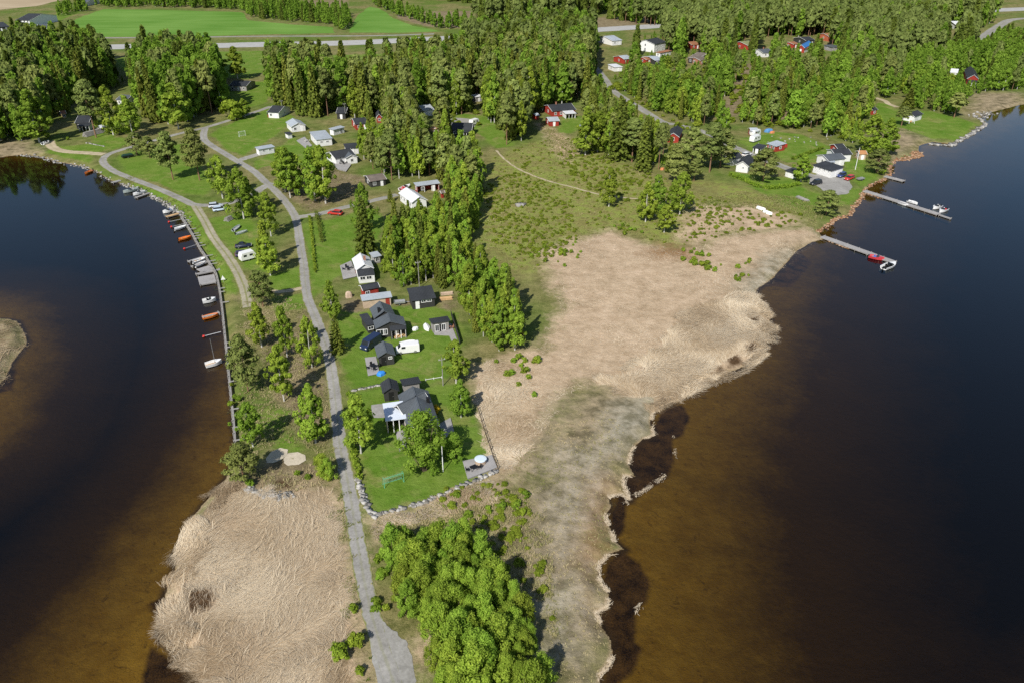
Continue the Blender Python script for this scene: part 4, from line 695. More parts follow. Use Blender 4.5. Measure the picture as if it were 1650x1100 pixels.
for zi, (zn, polys, step, mix, hr, sdn) in enumerate(ZONES):
    ALL += [(zi, *q) for q in scatter(polys, step, mix, hr, sdn)]
def in_view(x, y):
    dpt = y*math.cos(TH)+(CH-LAND)*math.sin(TH); return abs(x)/dpt*F < 850
ADJ = {'birch': 'birch', 'spruce': 'spruce', 'pine': 'pine', 'thicket': 'young birch'}
used = {'birch': 62, 'spruce': 12, 'pine': 18, 'thicket': 8}; REST = []
ALL.sort(key=lambda q: math.hypot(q[2], q[3])); counts = {}
for zi, k, x, y, h in ALL:
    if used[k] < 292 and in_view(x, y):
        used[k] += 1; zn = ZONES[zi][0]; sz = 'low' if h < (ZONES[zi][4][0]+ZONES[zi][4][1])/2 else 'tall'
        if k == 'thicket' and h < 4.3: lab = 'low birch sapling growing in the '+zn
        else: lab = f'{sz} {ADJ[k]} standing in the {zn}'
        dist = math.hypot(x, y); plant(k, (x, y, LAND), h, lab, lab.replace(' standing', 's standing').replace('sapling growing', 'saplings growing'), rnd.uniform(.85, 1.1) if k == 'thicket' else rnd.uniform(.68, .98), 0 if dist < 185 else 1 if dist < 300 else 2)
    else: REST.append((k, x, y, h))
LOW = {'birch': [make_birch(.08, w_, .1, 1.3) for w_ in (.2, .24, .18)], 'spruce': [make_spruce(.08, w_) for w_ in (.15, .18)], 'pine': [make_pine(.08, w_, .36) for w_ in (.2, .18)], 'thicket': [make_birch(.06, .27, .04, 1.2)]}
LOWJ = {k: [joined(c, t_, 'tmp') for c, t_ in LOW[k]] for k in LOW}
def merged(name, items, srcs, label, cat, mats, wide=1.):        # far mass that reads as one wood
    VV, QQ, MI, AT = [], [], [], []; off = 0; cache = {}
    for k, x, y, h in items:
        me = rnd.choice(srcs[k])
        if me.name not in cache:
            A = np.empty(len(me.vertices)*3, np.float32); me.vertices.foreach_get('co', A); q = np.empty(len(me.polygons)*4, np.int32); me.loops.foreach_get('vertex_index', q); mi = np.empty(len(me.polygons), np.int32); me.polygons.foreach_get('material_index', mi)
            a = np.empty(len(me.polygons), np.float32); me.attributes['v'].data.foreach_get('value', a); cache[me.name] = (A.reshape(-1, 3), q.reshape(-1, 4), mi, a, [mats.index(m) for m in me.materials])
        A, q, mi, a, ml = cache[me.name]; r = rnd.uniform(0, 6.28); c, s_ = math.cos(r)*h, math.sin(r)*h; ws = rnd.uniform(.72, 1.02)*wide
        VV.append(np.stack([(A[:, 0]*c-A[:, 1]*s_)*ws+x, (A[:, 0]*s_+A[:, 1]*c)*ws+y, A[:, 2]*h+LAND], 1)); QQ.append(q+off); off += len(A)
        MI.append(np.array(ml)[mi]); AT.append(np.clip(a*.7+rnd.uniform(-.1, .4), 0, 1))
    o = link(name, np_mesh(name, np.concatenate(VV), np.concatenate(QQ), mats, {'v': ('FACE', np.concatenate(AT))}, np.concatenate(MI))); return tag(o, label, cat, kind='stuff')
TM = [LF_BIRCH, LF_SPRUCE, LF_PINE, BK_BIRCH, BK_PINE, BK_DARK]
merged('forest', REST, LOWJ, 'far mass of spruce, pine and birch forest filling the background', 'forest', TM)
print('TREES', {k: sum(1 for q in ALL if q[1] == k) for k in CR}, 'rest', len(REST))

# ------------------------------------------------------------------ vehicles
TYRE = mat('tyre_rubber', (.02, .02, .02), .9, .2, 8); RIM = mat('wheel_rim', (.5, .5, .52), .3, .1, 8, .8); LAMP = mat('lamp_glass', (.75, .76, .74), .15, .05, 8); TAIL = mat('tail_lamp', (.5, .02, .02), .2, .1, 8)
def paint(name, c): return mat(name, c, .25, .05, 2, 0, .6)
def wheels(root, spots, r=.32, w=.2):
    for x, y in spots:
        b = MB(); b.tube([(x, y-w/2, r), (x, y+w/2, r)], [r, r], 14); wo = b.build('wheel', TYRE, root); q = MB(); q.tube([(x, y-w/2-.012, r), (x, y+w/2+.012, r)], [r*.6, r*.6], 10); q.build('rim', RIM, wo)
def posed(p1, p2):                                      # rear and nose in the photo -> ground place and heading
    a = on(*p1); c = on(*p2); return (a+c)/2, math.atan2(c.y-a.y, c.x-a.x)
def car(label, p1, p2, M, L=4.4, Wd=1.78, Hh=1.48, kind='estate', name='car', cat='car'):
    loc, rz = posed(p1, p2); root = thing(name, label, cat, loc, rz); l = L/2; w = Wd/2
    lo = [(-l, .30), (-l-.02, .62), (-l+.08, .92), (-.95*l+.2, .95), (.42*l, .93), (.93*l, .76), (l, .60), (l, .32)]
    b = MB(); b.loft([[(x*(.97 if abs(y) > w-.06 else 1), y, .34+(z-.34)*(.93 if abs(y) > w-.06 else 1)) for x, z in lo] for y in (-w, -w+.1, w-.1, w)]); b.build('body', M, root, True)
    x0, x1, x2, x3 = {'estate': (-.94*l, -.80*l, .12*l, .45*l), 'saloon': (-.72*l, -.40*l, .05*l, .42*l), 'van': (-.98*l, -.96*l, .45*l, .72*l), 'pickup': (-.25*l, -.18*l, .15*l, .42*l)}[kind]
    c = MB(); c.loft([[(x0, -w+.05, .92), (x3, -w+.05, .92), (x3, w-.05, .92), (x0, w-.05, .92)], [(x1, -w+.2, Hh-.05), (x2, -w+.2, Hh-.05), (x2, w-.2, Hh-.05), (x1, w-.2, Hh-.05)]]); c.build('window', GLASS, root)
    r = MB(); r.box(((x1+x2)/2, 0, Hh-.02), (x2-x1+.06, Wd-.36, .08)); r.build('roof_panel', M, root)
    wheels(root, [(sx*l*.6, sy*(w-.09)) for sx in (-1, 1) for sy in (-1, 1)])
    for sy in (-1, 1):
        q = MB(); q.box((l-.03, sy*(w-.3), .66), (.1, .34, .14)); q.build('headlight', LAMP, root); q = MB(); q.box((-l, sy*(w-.22), .75), (.08, .22, .2)); q.build('tail_light', TAIL, root)
    return root
def bigvan(label, p1, p2, M, L=5.4, Wd=1.95, Hh=2.3, name='van', cat='van', cabcol=None):
    loc, rz = posed(p1, p2); root = thing(name, label, cat, loc, rz); l = L/2; w = Wd/2
    pr = [(-l, .35), (-l, Hh-.1), (-l+.12, Hh), (.42*l, Hh), (.55*l, Hh-.12), (.80*l, 1.28), (l-.05, 1.02), (l, .8), (l, .35)]
    b = MB(); b.loft([[(x*(.985 if abs(y) > w-.05 else 1), y, z-(.07 if abs(y) > w-.05 and z > 1.5 else 0)) for x, z in pr] for y in (-w, -w+.1, w-.1, w)]); b.build('body', M, root)
    q = MB(); q.loft([[(.575*l, y, Hh-.22), (.80*l, y, 1.36), (.82*l, y, 1.37), (.60*l, y, Hh-.21)] for y in (-w+.18, w-.18)]); q.build('windscreen', GLASS, root)
    for sy in (-1, 1):
        q = MB(); q.box((.36*l, sy*(w+.004), 1.62), (.34*l, .02, .5)); q.build('side_window', GLASS, root); q = MB(); q.box((l-.02, sy*(w-.28), .85), (.08, .34, .2)); q.build('headlight', LAMP, root)
    wheels(root, [(sx*l*.62, sy*(w-.1)) for sx in (-1, 1) for sy in (-1, 1)], .35); return root
def caravan(label, p1, p2, L=4.6, M=None):
    loc, rz = posed(p1, p2); root = thing('caravan', label, 'caravan', loc, rz); l = L/2; w = 1.05
    pr = [(-l, .5), (-l-.02, 1.5), (-l+.35, 2.45), (l-.55, 2.5), (l, 1.55), (l-.1, .5)]; b = MB(); b.loft([[(x*(.98 if abs(y) > w-.05 else 1), y, z) for x, z in pr] for y in (-w, -w+.1, w-.1, w)]); b.build('body', M or paint('caravan_white', (.78, .78, .76)), root)
    for sy in (-1, 1):
        for x in (-.45*l, .35*l): q = MB(); q.box((x, sy*(w+.003), 1.65), (.9, .03, .55)); q.build('window', GLASS, root)
    wheels(root, [(-.1, -w+.12), (-.1, w-.12)], .32); q = MB(); q.tube([(l-.1, .4, .5), (l+1.1, 0, .45), (l-.1, -.4, .5)], [.05]*3, 5); q.build('drawbar', METAL, root); return root
def trailer(label, p1, p2, L=2.6, M=METAL, cargo=None):
    loc, rz = posed(p1, p2); root = thing('trailer', label, 'trailer', loc, rz); l = L/2; b = MB(); b.box((0, 0, .5), (L, 1.3, .08))
    for sy in (-1, 1): b.box((0, sy*.66, .72), (L+.04, .05, .38)); b.box((sy*(l+.01), 0, .72), (.05, 1.26, .38))
    b.build('bed', M, root); wheels(root, [(-.1, -.8), (-.1, .8)], .28, .16); q = MB(); q.tube([(l, 0, .48), (l+1.1, 0, .46)], [.05, .05], 5); q.build('drawbar', METAL, root)
    if cargo: c = MB(); c.loft([[(-l*.95, -.6, .55), (l*.95, -.6, .55), (l*.95, .6, .55), (-l*.95, .6, .55)], [(-l*.9, -.55, 1.25), (l*.9, -.55, 1.2), (l*.9, .55, 1.2), (-l*.9, .55, 1.25)], [(-l*.7, -.3, 1.55), (l*.7, -.3, 1.45), (l*.7, .3, 1.45), (-l*.7, .3, 1.55)]]); c.build('cover', cargo, root)
    return root
car('red pickup-like car on the east drive', (551, 347), (530, 345), paint('red_paint', (.50, .035, .025)), 4.6)
car('silver estate car, upper of two parked where track meets lane', (339, 335), (357, 333), paint('silver_paint', (.52, .56, .62)))
car('pale blue estate car, lower of two parked where track meets lane', (346, 341), (364, 338.5), paint('pale_blue_paint', (.50, .60, .72)))
car('dark navy hatchback on the grass above the white caravan', (381, 400), (404, 397.5), paint('navy_paint', (.015, .02, .05)), kind='saloon')
car('dark purple car tucked behind the white caravan', (384, 413.5), (401, 411), paint('purple_paint', (.045, .03, .09)))
caravan('rounded white caravan on the grass beside a dark purple car', (391, 421), (408, 416.5), 4.2)
car('black SUV at the near corner of the gravel parking', (1321, 296), (1307, 299), paint('black_paint', (.02, .022, .03)), 4.6, 1.85, 1.65)
car('dark blue car parked close to the long white building', (1360, 283), (1351, 287), paint('blue_paint', (.03, .05, .16)))
car('red car beside the dark blue car on the parking area', (1373, 288), (1363, 291.5), paint('red_paint', (.50, .035, .025)))
car('white car on the village road behind the white gabled garage', (1197, 253), (1209, 250), paint('white_paint', (.75, .75, .74)), 4.4)
car('small dark car driving on the thin side road', (328, 61), (336, 61), BLACK, 4.6)
bigvan('dark blue van with long flat roof beside the black garage', (611, 549), (584.5, 567), paint('van_blue', (.018, .03, .075)), 5.2)
bigvan('white camper van on the lawn right of the black garage', (671, 565), (643, 568), paint('camper_white', (.78, .78, .77)), 5.0, 1.95, 2.1, 'camper_van', 'camper van')
caravan('larger white caravan next to the black-roofed porch hut', (1209, 231), (1223, 226), 5.4)
caravan('second white caravan with a red stripe, up the slope', (1210, 221), (1223, 217), 4.8)
caravan('white caravan on the pale yard behind the black cottage', (759, 203), (769, 200), 4.6)
caravan('white camping trailer on the grass by the north lane', (248, 197), (260, 196), 4.8)
trailer('black empty trailer left of the shore pine', (1381, 292), (1391, 290))
trailer('dark green covered trailer on the grass inside lane bend', (198, 256), (214, 253), 4.2, BLACK, mat('green_tarp', (.015, .05, .035), .7, .2, 3))
trailer('small grey trailer on bare ground by raw-board barn', (636, 491), (652, 489.5), 2.6)
# ------------------------------------------------------------------ boats, floats, docks
def hullpts(L, Wd, Hh, n=9, sc=1., zb=0., bow=1.):
    out = []
    for i in range(n):
        s = i/(n-1); x = -L/2+L*s; wv = Wd/2*sc*(1-max(0, (s-.45)/.55)**2.2*.97)*(.86+.14*min(1, s*3)); sh = Hh*(1+.28*s*s*bow); out.append((x*(1 if sc == 1 else .965), wv, sh, s))
    return out
def boat(label, p1, p2, hull, inside=None, L=None, Wd=None, kind='row', z=0., cat='boat', name=None, upside=False, at=None):
    a = g(*p1, z) if at is None else on(*p1); c = g(*p2, z) if at is None else on(*p2); loc = (a+c)/2; L = L or max(2.5, (c-a).length); Wd = Wd or L*.34; Hh = .55 if kind == 'row' else .75
    root = thing(name or {'row': 'rowing_boat', 'motor': 'motorboat', 'sail': 'sailboat'}[kind], label, cat, loc, math.atan2(c.y-a.y, c.x-a.x)); inside = inside or hull
    secs = []
    for x, w, sh, s in hullpts(L, Wd, Hh):
        kz = -.22+.35*max(0, s-.7)**1.5; secs.append([(x, -w, sh), (x, -w*.82, .12), (x, 0, kz), (x, w*.82, .12), (x, w, sh), (x*.985, w*.86, sh), (x*.985, w*.72, .22), (x*.985, -w*.72, .22), (x*.985, -w*.86, sh)])
    b = MB(); b.loft(secs); h_ = b.build('hull', hull, root)
    if upside: root.rotation_euler[0] = math.pi; root.location.z = LAND+Hh+.1; return root
    f = MB(); H_ = hullpts(L, Wd, Hh); f.add([(x*.98, s_*w*.70, .235) for s_ in (-1, 1) for x, w, sh, s in H_], [(i, i+1, 9+i+1, 9+i) for i in range(8)]); f.build('floor', inside, root)
    if kind == 'row':
        for x in (-.22*L, .12*L): q = MB(); q.box((x, 0, .42), (.24, Wd*.74, .05)); q.build('thwart', WOOD if inside is hull else inside, root)
    if kind in ('motor', 'sail'):
        q = MB(); q.loft([[(x*.985, -w*.84, sh+.01), (x*.985, w*.84, sh+.01), (x*.985, w*.84, sh+.05), (x*.985, -w*.84, sh+.05)] for x, w, sh, s in H_[5:]]); q.build('foredeck', hull, root)
    if kind == 'motor':
        q = MB(); q.loft([[(.02*L, -Wd*.32, Hh+.05), (.20*L, -Wd*.30, Hh+.05), (.20*L, Wd*.30, Hh+.05), (.02*L, Wd*.32, Hh+.05)], [(.0, -Wd*.26, Hh+.5), (.05*L, -Wd*.24, Hh+.5), (.05*L, Wd*.24, Hh+.5), (.0, Wd*.26, Hh+.5)]]); q.build('windscreen', GLASS, root)
        for y in (-.2*Wd, .2*Wd): q = MB(); q.box((-.12*L, y, .5), (.45, .42, .5)); q.box((-.12*L-.2, y, .85), (.1, .42, .35)); q.build('seat', inside, root)
    if kind in ('motor', 'row') and L > 3.6 and not upside:
        q = MB(); q.box((-L/2-.12, 0, .62), (.32, .3, .5)); q.box((-L/2-.12, 0, .1), (.14, .1, .7)); q.build('outboard_motor', BLACK, root)
    if kind == 'sail':
        q = MB(); q.tube([(.08*L, 0, .3), (.08*L, 0, 6.2)], [.05, .03], 6); m_ = q.build('mast', METAL, root); q = MB(); q.tube([(.08*L, 0, 1.1), (-.34*L, 0, 1.15)], [.06, .05], 6); q.build('boom', paint('sail_white', (.8, .8, .78)), m_)
    return root
PW = paint('hull_white', (.80, .80, .79)); PO = paint('hull_orange', (.75, .20, .03)); PR = paint('hull_red', (.55, .05, .06)); PG = paint('hull_grey', (.35, .40, .38)); INW = mat('boat_inside_grey', (.42, .43, .44), .7, .15, 4)
def dock(label, p1, p2, wd, z=.42, M=DECKW, name='dock', cat='dock', pile=3.5):
    a = g(*p1, z); c = g(*p2, z); L = (c-a).length; root = thing(name, label, cat, (a.x, a.y, 0), math.atan2(c.y-a.y, c.x-a.x)); b = MB(); b.box((L/2, 0, z), (L, wd, .12)); b.build('deck', M, root)
    for y in (-1, 1): q = MB(); q.box((L/2, y*(wd/2-.06), z-.15), (L-.1, .1, .2)); q.build('beam', OLDW, root)
    n = max(2, int(L/pile)+1)
    for i in range(n):
        x = .2+(L-.4)*i/(n-1)
        for y in (-1, 1): q = MB(); q.tube([(x, y*(wd/2+.06), -1), (x, y*(wd/2+.06), z+.25)], [.08, .08], 6); q.build('pile', OLDW, root)
    return root
def boom(label, p1, p2):
    a = g(*p1, .25); c = g(*p2, .6); d = c-a; root = thing('mooring_boom', label, 'mooring boom', (a.x, a.y, 0), math.atan2(d.y, d.x), 'red-tipped mooring booms on the west quay'); L = d.length
    b = MB(); b.tube([(.1, 0, .25), (L, 0, .6)], [.07, .07], 6); b.build('pole', METAL, root); q = MB(); q.tube([(-.25, 0, .1), (-.1, 0, .25), (.15, 0, .25), (.3, 0, .1)], [.1, .27, .27, .1], 8); q.build('float', paint('float_red', (.65, .05, .04)), root); return root
boat('orange open boat at the far end of the west bay', (150, 276), (137, 281.5), PO, kind='row', Wd=1.5)
dock('short wooden landing between orange boat and grey boat', (194, 291), (180, 294.5), 1.4, name='landing', cat='dock')
boat('long grey-green boat moored bow out', (224, 306), (199, 312), PG, INW, kind='motor', Wd=1.9); boat('white boat moored tight beside the grey-green boat', (236, 310), (215, 316), PW, INW, kind='motor', Wd=1.6); dock('narrow floating dock right of the moored white boat', (241, 311), (219, 318.5), .9)
boat('white motorboat with blue cover at the head of the row of berths', (281, 339.5), (263, 344.5), PW, mat('blue_cover', (.12, .16, .34), .7, .2, 4), kind='motor', Wd=2.0); dock('brown floating dock under the blue-covered motorboat', (288, 344), (268, 349.5), 1.2, M=WOOD)
boom('uppermost of the red-tipped booms', (272, 357.6), (296, 352.5)); boom('second red-tipped boom, just above a white boat', (276, 365.5), (300, 360)); boom('red-tipped boom alone below the first orange boat', (297, 400.7), (319, 393.6)); boom('lowest red-tipped boom, above the sailboat', (328, 541.5), (356, 534.5))
boat('white boat with outboard below the two upper booms', (281, 371.5), (301, 366), PW, INW, kind='row', Wd=1.7); boat('orange rowing boat alone in open berths', (288, 388), (308.5, 383), PO, kind='row', Wd=1.5)
dock('long narrow dock above two white rowing boats', (335, 412), (303, 422), 1.1); boat('upper of two white boats between docks', (310, 425), (332, 418), PW, kind='row', Wd=1.6); dock('thin floating dock between the two white boats', (337, 421), (308, 430), .8); boat('lower of two white boats between docks', (314, 431.5), (332, 424), PW, kind='row', Wd=1.5)
dock('wide grey float with slanted edge above the big platform', (341, 431), (321, 437), 3.2); dock('thin dock along the slanted grey float', (355, 434), (315, 442), .8); dock('big square grey timber platform with dark rail edge', (347, 448.5), (320, 453), 5.2)
boat('white motorboat with dark seats below the big platform', (327, 488.5), (348.5, 484.5), PW, BLACK, kind='motor', Wd=1.8); dock('narrow floating dock above an orange boat', (354, 503.5), (326, 511), 1.); boat('orange motorboat below a floating dock', (327, 514.5), (352, 508.5), PO, kind='row', Wd=1.6)
boat('small white sailboat with bare mast', (332, 591), (358, 584), PW, WOOD, kind='sail', Wd=1.8)
dock('short grey dock just below the gravel parking', (1426, 284), (1457, 292), 1.8); dock('long grey dock with boats on both sides', (1393, 307.5), (1513, 345.5), 2.0); dock('thin gangway boom past the end of the long dock', (1513, 346), (1533, 352.5), .6); dock('long grey dock reaching to the white motorboat', (1325, 381), (1442, 423), 2.0)
boat('white boat on the near side of the long dock', (1448, 328), (1463, 333), PW, INW, kind='row', Wd=1.7); boat('long white boat on the far side of the long dock', (1462, 325.5), (1478, 330), PW, INW, kind='row', Wd=1.7)
boat('upper white motorboat at the end of the long dock', (1515, 334), (1503, 338), PW, INW, kind='motor', Wd=2.); boat('lower white motorboat with red trim at the end of the long dock', (1525, 339), (1513, 343.5), PW, PR, kind='motor', Wd=1.9)
boat('red boat with bright blue cover along the lower dock', (1400, 415), (1424, 420.5), PR, mat('bright_blue_cover', (.06, .20, .62), .7, .2, 4), kind='motor', Wd=1.9); boat('white motorboat with dark canopy at the tip of the lower dock', (1423, 434.5), (1442, 427), PW, BLACK, kind='motor', Wd=2.4)
boat('upper of two white boats lying upside down on the heath', (1220, 336), (1233, 340), PW, upside=True, at=1, Wd=1.5); boat('lower of two white boats lying upside down on the heath', (1231, 342), (1244, 347), PW, upside=True, at=1, Wd=1.5)
boat('white boat pulled ashore under the western birches', (69, 234), (80, 230), PW, INW, at=1, kind='motor', Wd=2.1)
boat('long white boat on the grass between lawn house and camper', (645, 557), (669, 552), PW, INW, at=1, kind='row', Wd=1.6)
boat('small white boat turned over left of the black pavilion', (686, 525.5), (691, 534), PW, upside=True, at=1, Wd=1.5)
boat('white speedboat beside the long white house', (645, 308), (661, 301), PW, PR, at=1, kind='motor', Wd=2.2)
boat('grey boat on the grass by the log pile', (376, 373.5), (387, 365), PG, INW, at=1, kind='row', Wd=1.5); boat('pale narrow boat on the grass under the shore birches', (380, 379), (399, 374), PG, INW, at=1, kind='row', Wd=1.3)
# timber quay: beam, walkway and posts along the west shore
QP = [(293, 350), (303, 365), (313, 382), (322, 399), (331, 412), (340, 427), (348, 440), (353, 460), (357, 485), (361, 520), (365, 560), (369, 600), (373, 640), (377, 680), (379.5, 714)]
qa = [g(x, y, .75) for x, y in QP]; QC = smooth([(p.x, p.y, .75) for p in qa], 3); o0 = QC[0]; root = thing('timber_quay', 'long weathered timber quay lining the west shore berths', 'quay', (o0.x, o0.y, 0))
b = MB(); b.tube([(p.x-o0.x, p.y-o0.y, .78) for p in QC], [.22]*len(QC), 4); b.build('edge_beam', OLDW, root)
b = MB(); b.tube([(p.x-o0.x-.15, p.y-o0.y, .25) for p in QC], [.2]*len(QC), 4); b.build('waling', OLDW, root)
acc = 0.
for i in range(len(QC)-1):
    seg = QC[i+1]-QC[i]; L = seg.length; d = seg/L; nrm = Vector((-d.y, d.x, 0)); nrm = nrm if nrm.x > 0 else -nrm
    while acc < L:
        p = QC[i]+d*acc-o0; q = MB(); h_ = rnd.uniform(.95, 1.5); q.tube([(p.x-.28, p.y, -1.2), (p.x-.28, p.y, h_)], [.11, .1], 6); q.build('post', OLDW, root)
        if rnd.random() < .42: q = MB(); a_ = p+nrm*-.2; c_ = p+nrm*rnd.uniform(.9, 1.9); q.tube([(a_.x, a_.y, 1.), (c_.x, c_.y, .98)], [.13, .13], 4); q.build('cross_tie', DECKW, root)
        acc += 2.1
    acc -= L

# ------------------------------------------------------------------ reeds, scrub, grass, stones (uncountable stuff)
def strawmat(name, c1, c2, c3):
    t = NT(name); a = t.attr('v'); c = t.mix(t.mapr(a, 0, .5), c1, c2); c = t.mix(t.mapr(a, .5, 1), c, c3)
    d = t.n('ShaderNodeBsdfDiffuse'); t.put(d.inputs[0], c); tl = t.n('ShaderNodeBsdfTranslucent'); t.put(tl.inputs[0], c); m = t.n('ShaderNodeMixShader'); m.inputs[0].default_value = .25; t.put(m.inputs[1], d.outputs[0]); t.put(m.inputs[2], tl.outputs[0]); return t.end(m.outputs[0])
STRAW_M = strawmat('dry_reed', (.36, .26, .155), (.58, .46, .31), (.80, .69, .52)); TUFT_M = strawmat('rough_grass_blades', (.10, .16, .02), (.26, .26, .09), (.52, .43, .25))
def sample(poly, n, grow=0.):
    V = gp(poly); lo = V.min(0); hi = V.max(0); out = np.zeros((0, 2))
    while len(out) < n:
        P = RN.uniform(lo, hi, (n*2, 2)); sd_ = seg_sdf(P, V); P = P[sd_+wav(P, .8, 5)*1.2 > -grow]; out = np.concatenate([out, P])
    return out[:n]
def blades(P, L, wd, pitch, ang, vcol, z0=None):
    n = len(P); z = land_z(P) if z0 is None else z0; ok = z > -.25; P, L, wd, pitch, ang, vcol, z = P[ok], L[ok], wd[ok], pitch[ok], ang[ok], vcol[ok], z[ok]
    D = np.stack([np.cos(ang)*np.cos(pitch), np.sin(ang)*np.cos(pitch), np.sin(pitch)], 1); Sd = np.stack([-np.sin(ang), np.cos(ang), np.zeros(len(P))], 1)
    B = np.column_stack([P, z]); T = B+D*L[:, None]*.6; E2 = B+np.column_stack([D[:, :2]*L[:, None], z*0+D[:, 2]*L*.75]); w = wd[:, None]
    V = np.stack([B-Sd*w*.5, B+Sd*w*.5, T+Sd*w*.4, T-Sd*w*.4, E2+Sd*w*.1, E2-Sd*w*.1], 1).reshape(-1, 3); i = np.arange(len(P))[:, None]*6
    return V, np.concatenate([i+np.array([[0, 1, 2, 3]]), i+np.array([[3, 2, 4, 5]])], 1).reshape(-1, 4), np.repeat(vcol, 2)
def stuff(name, sets, m, label, cat):
    o_ = np.cumsum([0]+[len(q[0]) for q in sets[:-1]]); o = link(name, np_mesh(name, np.concatenate([q[0] for q in sets]), np.concatenate([q[1]+k for q, k in zip(sets, o_)]), [m], {'v': ('FACE', np.concatenate([q[2] for q in sets]))})); return tag(o, label, cat, kind='stuff')
def reedset(poly, n, ln, wd, pit, seed, base=.6, grow=0., spread=.3, dark=0.):
    P = sample(poly, n, grow); f = wav(P, .16, seed)+.6*wav(P, .45, seed+1); a = base+f*2.1+RN.normal(size=n)*spread; keep = np.ones(n, bool)
    for q in DARKP: keep &= (seg_sdf(P, gp(q)) < .1) | (RN.random(n) < .06)
    keep &= (np.hypot(P[:, None, 0]-RP[None, :, 0], P[:, None, 1]-RP[None, :, 1]).min(1) > 2.9)
    cl = wav(P, .3, seed+2); vv = np.clip(.64+.26*cl+RN.normal(size=n)*.2-dark, 0, 1)
    return blades(P[keep], RN.uniform(*ln, keep.sum()), RN.uniform(*wd, keep.sum()), np.radians(RN.uniform(*pit, keep.sum())+7*np.clip(cl[keep], -.3, 1)), a[keep], vv[keep])
REED_L = STRAW[1]; REED_R = [(1000, 605), (1060, 560), (1105, 505), (1180, 470), (1225, 478), (1243, 500), (1242, 540), (1230, 570), (1190, 595), (1120, 622), (1070, 652), (1030, 640), (965, 615)]
EDGE_L = [(360, 768), (380, 778), (350, 815), (325, 850), (315, 890), (305, 930), (292, 960), (296, 1000), (305, 1035), (345, 1075), (370, 1130), (335, 1130), (312, 1085), (262, 1035), (256, 1000), (255, 955), (272, 915), (285, 870), (298, 835), (335, 795)]
EDGE_R = [(1040, 655), (1085, 632), (1130, 608), (1195, 578), (1222, 548), (1230, 508), (1210, 482), (1228, 480), (1246, 508), (1246, 540), (1236, 572), (1200, 598), (1130, 624), (1088, 648), (1050, 662)]
stuff('dry_reeds', [reedset(REED_L, 115000, (.7, 2.1), (.016, .038), (1, 13), 21, spread=.38), reedset(REED_L, 2500, (1., 2.2), (.03, .06), (20, 60), 23, spread=.8, dark=.1), reedset(EDGE_L, 11000, (.8, 1.6), (.03, .06), (8, 42), 25, 2.6, .1), reedset(REED_R, 50000, (1.1, 2.6), (.045, .10), (1, 12), 31, 2.2, spread=.3), reedset(EDGE_R, 9000, (.8, 1.7), (.05, .10), (8, 42), 35, .3, .1),
  reedset(STRAW[0], 15000, (.4, 1.2), (.05, .10), (0, 6), 41, spread=.7), reedset(STRAW[2], 4000, (.6, 1.4), (.04, .09), (5, 35), 45), reedset([(766, 600), (800, 580), (870, 620), (860, 700), (800, 770), (778, 700)], 9000, (.7, 1.5), (.05, .1), (0, 12), 47), reedset(ISLET, 3000, (.5, 1.3), (.05, .10), (3, 22), 49, 0, .0, dark=.35)], STRAW_M, 'dry straw-coloured reeds, flattened and combed by wind', 'reeds')
def tufts(poly, n, ln, v0, seed, grow=0.):
    P = sample(poly, n//5, grow); P = np.repeat(P, 5, 0)+RN.normal(size=(len(P)*5, 2))*.12; k = len(P); vv = np.clip(v0+.25*wav(P, .25, seed)+RN.normal(size=k)*.16, 0, 1); ok = (np.hypot(P[:, None, 0]-RP[None, ::3, 0], P[:, None, 1]-RP[None, ::3, 1]).min(1) > 1.6); P = P[ok]; k = len(P)
    return blades(P, RN.uniform(*ln, k), RN.uniform(.05, .11, k), np.radians(RN.uniform(25, 75, k)), RN.uniform(0, 6.28, k), vv[ok])
stuff('rough_grass', [tufts([(368, 600), (400, 470), (440, 470), (495, 500), (530, 640), (545, 700), (550, 770), (500, 795), (385, 770), (374, 700)], 26000, (.2, .55), .72, 51), tufts([(860, 700), (980, 650), (1010, 720), (985, 850), (965, 960), (975, 1120), (880, 1120), (860, 1000), (800, 900), (780, 830)], 7000, (.12, .3), .85, 53),
  tufts(MEADOW[0], 22000, (.3, .7), .5, 55), tufts([(600, 840), (690, 820), (790, 780), (850, 800), (890, 900), (900, 1030), (830, 940), (760, 870), (640, 870)], 10000, (.3, .7), .68, 57), tufts([(545, 770), (560, 770), (620, 1100), (590, 1100)], 3500, (.2, .5), .35, 59), tufts(STRAW[4], 7000, (.3, .7), .5, 61), tufts([(1120, 330), (1290, 345), (1310, 365), (1330, 345), (1300, 320), (1180, 310)], 9000, (.3, .7), .5, 63),
  tufts([(440, 262), (520, 265), (600, 290), (560, 320), (500, 342), (470, 320)], 7000, (.2, .5), .5, 65), tufts([(200, 285), (300, 335), (322, 375), (352, 430), (366, 480), (360, 470), (340, 425), (312, 372), (290, 342), (200, 297)], 6000, (.2, .45), .3, 67)], TUFT_M, 'tufts of rough green and straw-coloured grass', 'grass')
BL = [make_bush(.16) for _ in range(3)]; BLJ = {'bush': [joined(c, t_, 'tmp') for c, t_ in BL]}
def spots(poly, n, hr):
    return [('bush', x, y, rnd.uniform(*hr)) for x, y in sample(poly, n) if (np.hypot(RP[:, 0]-x, RP[:, 1]-y) > 1.8).all()]
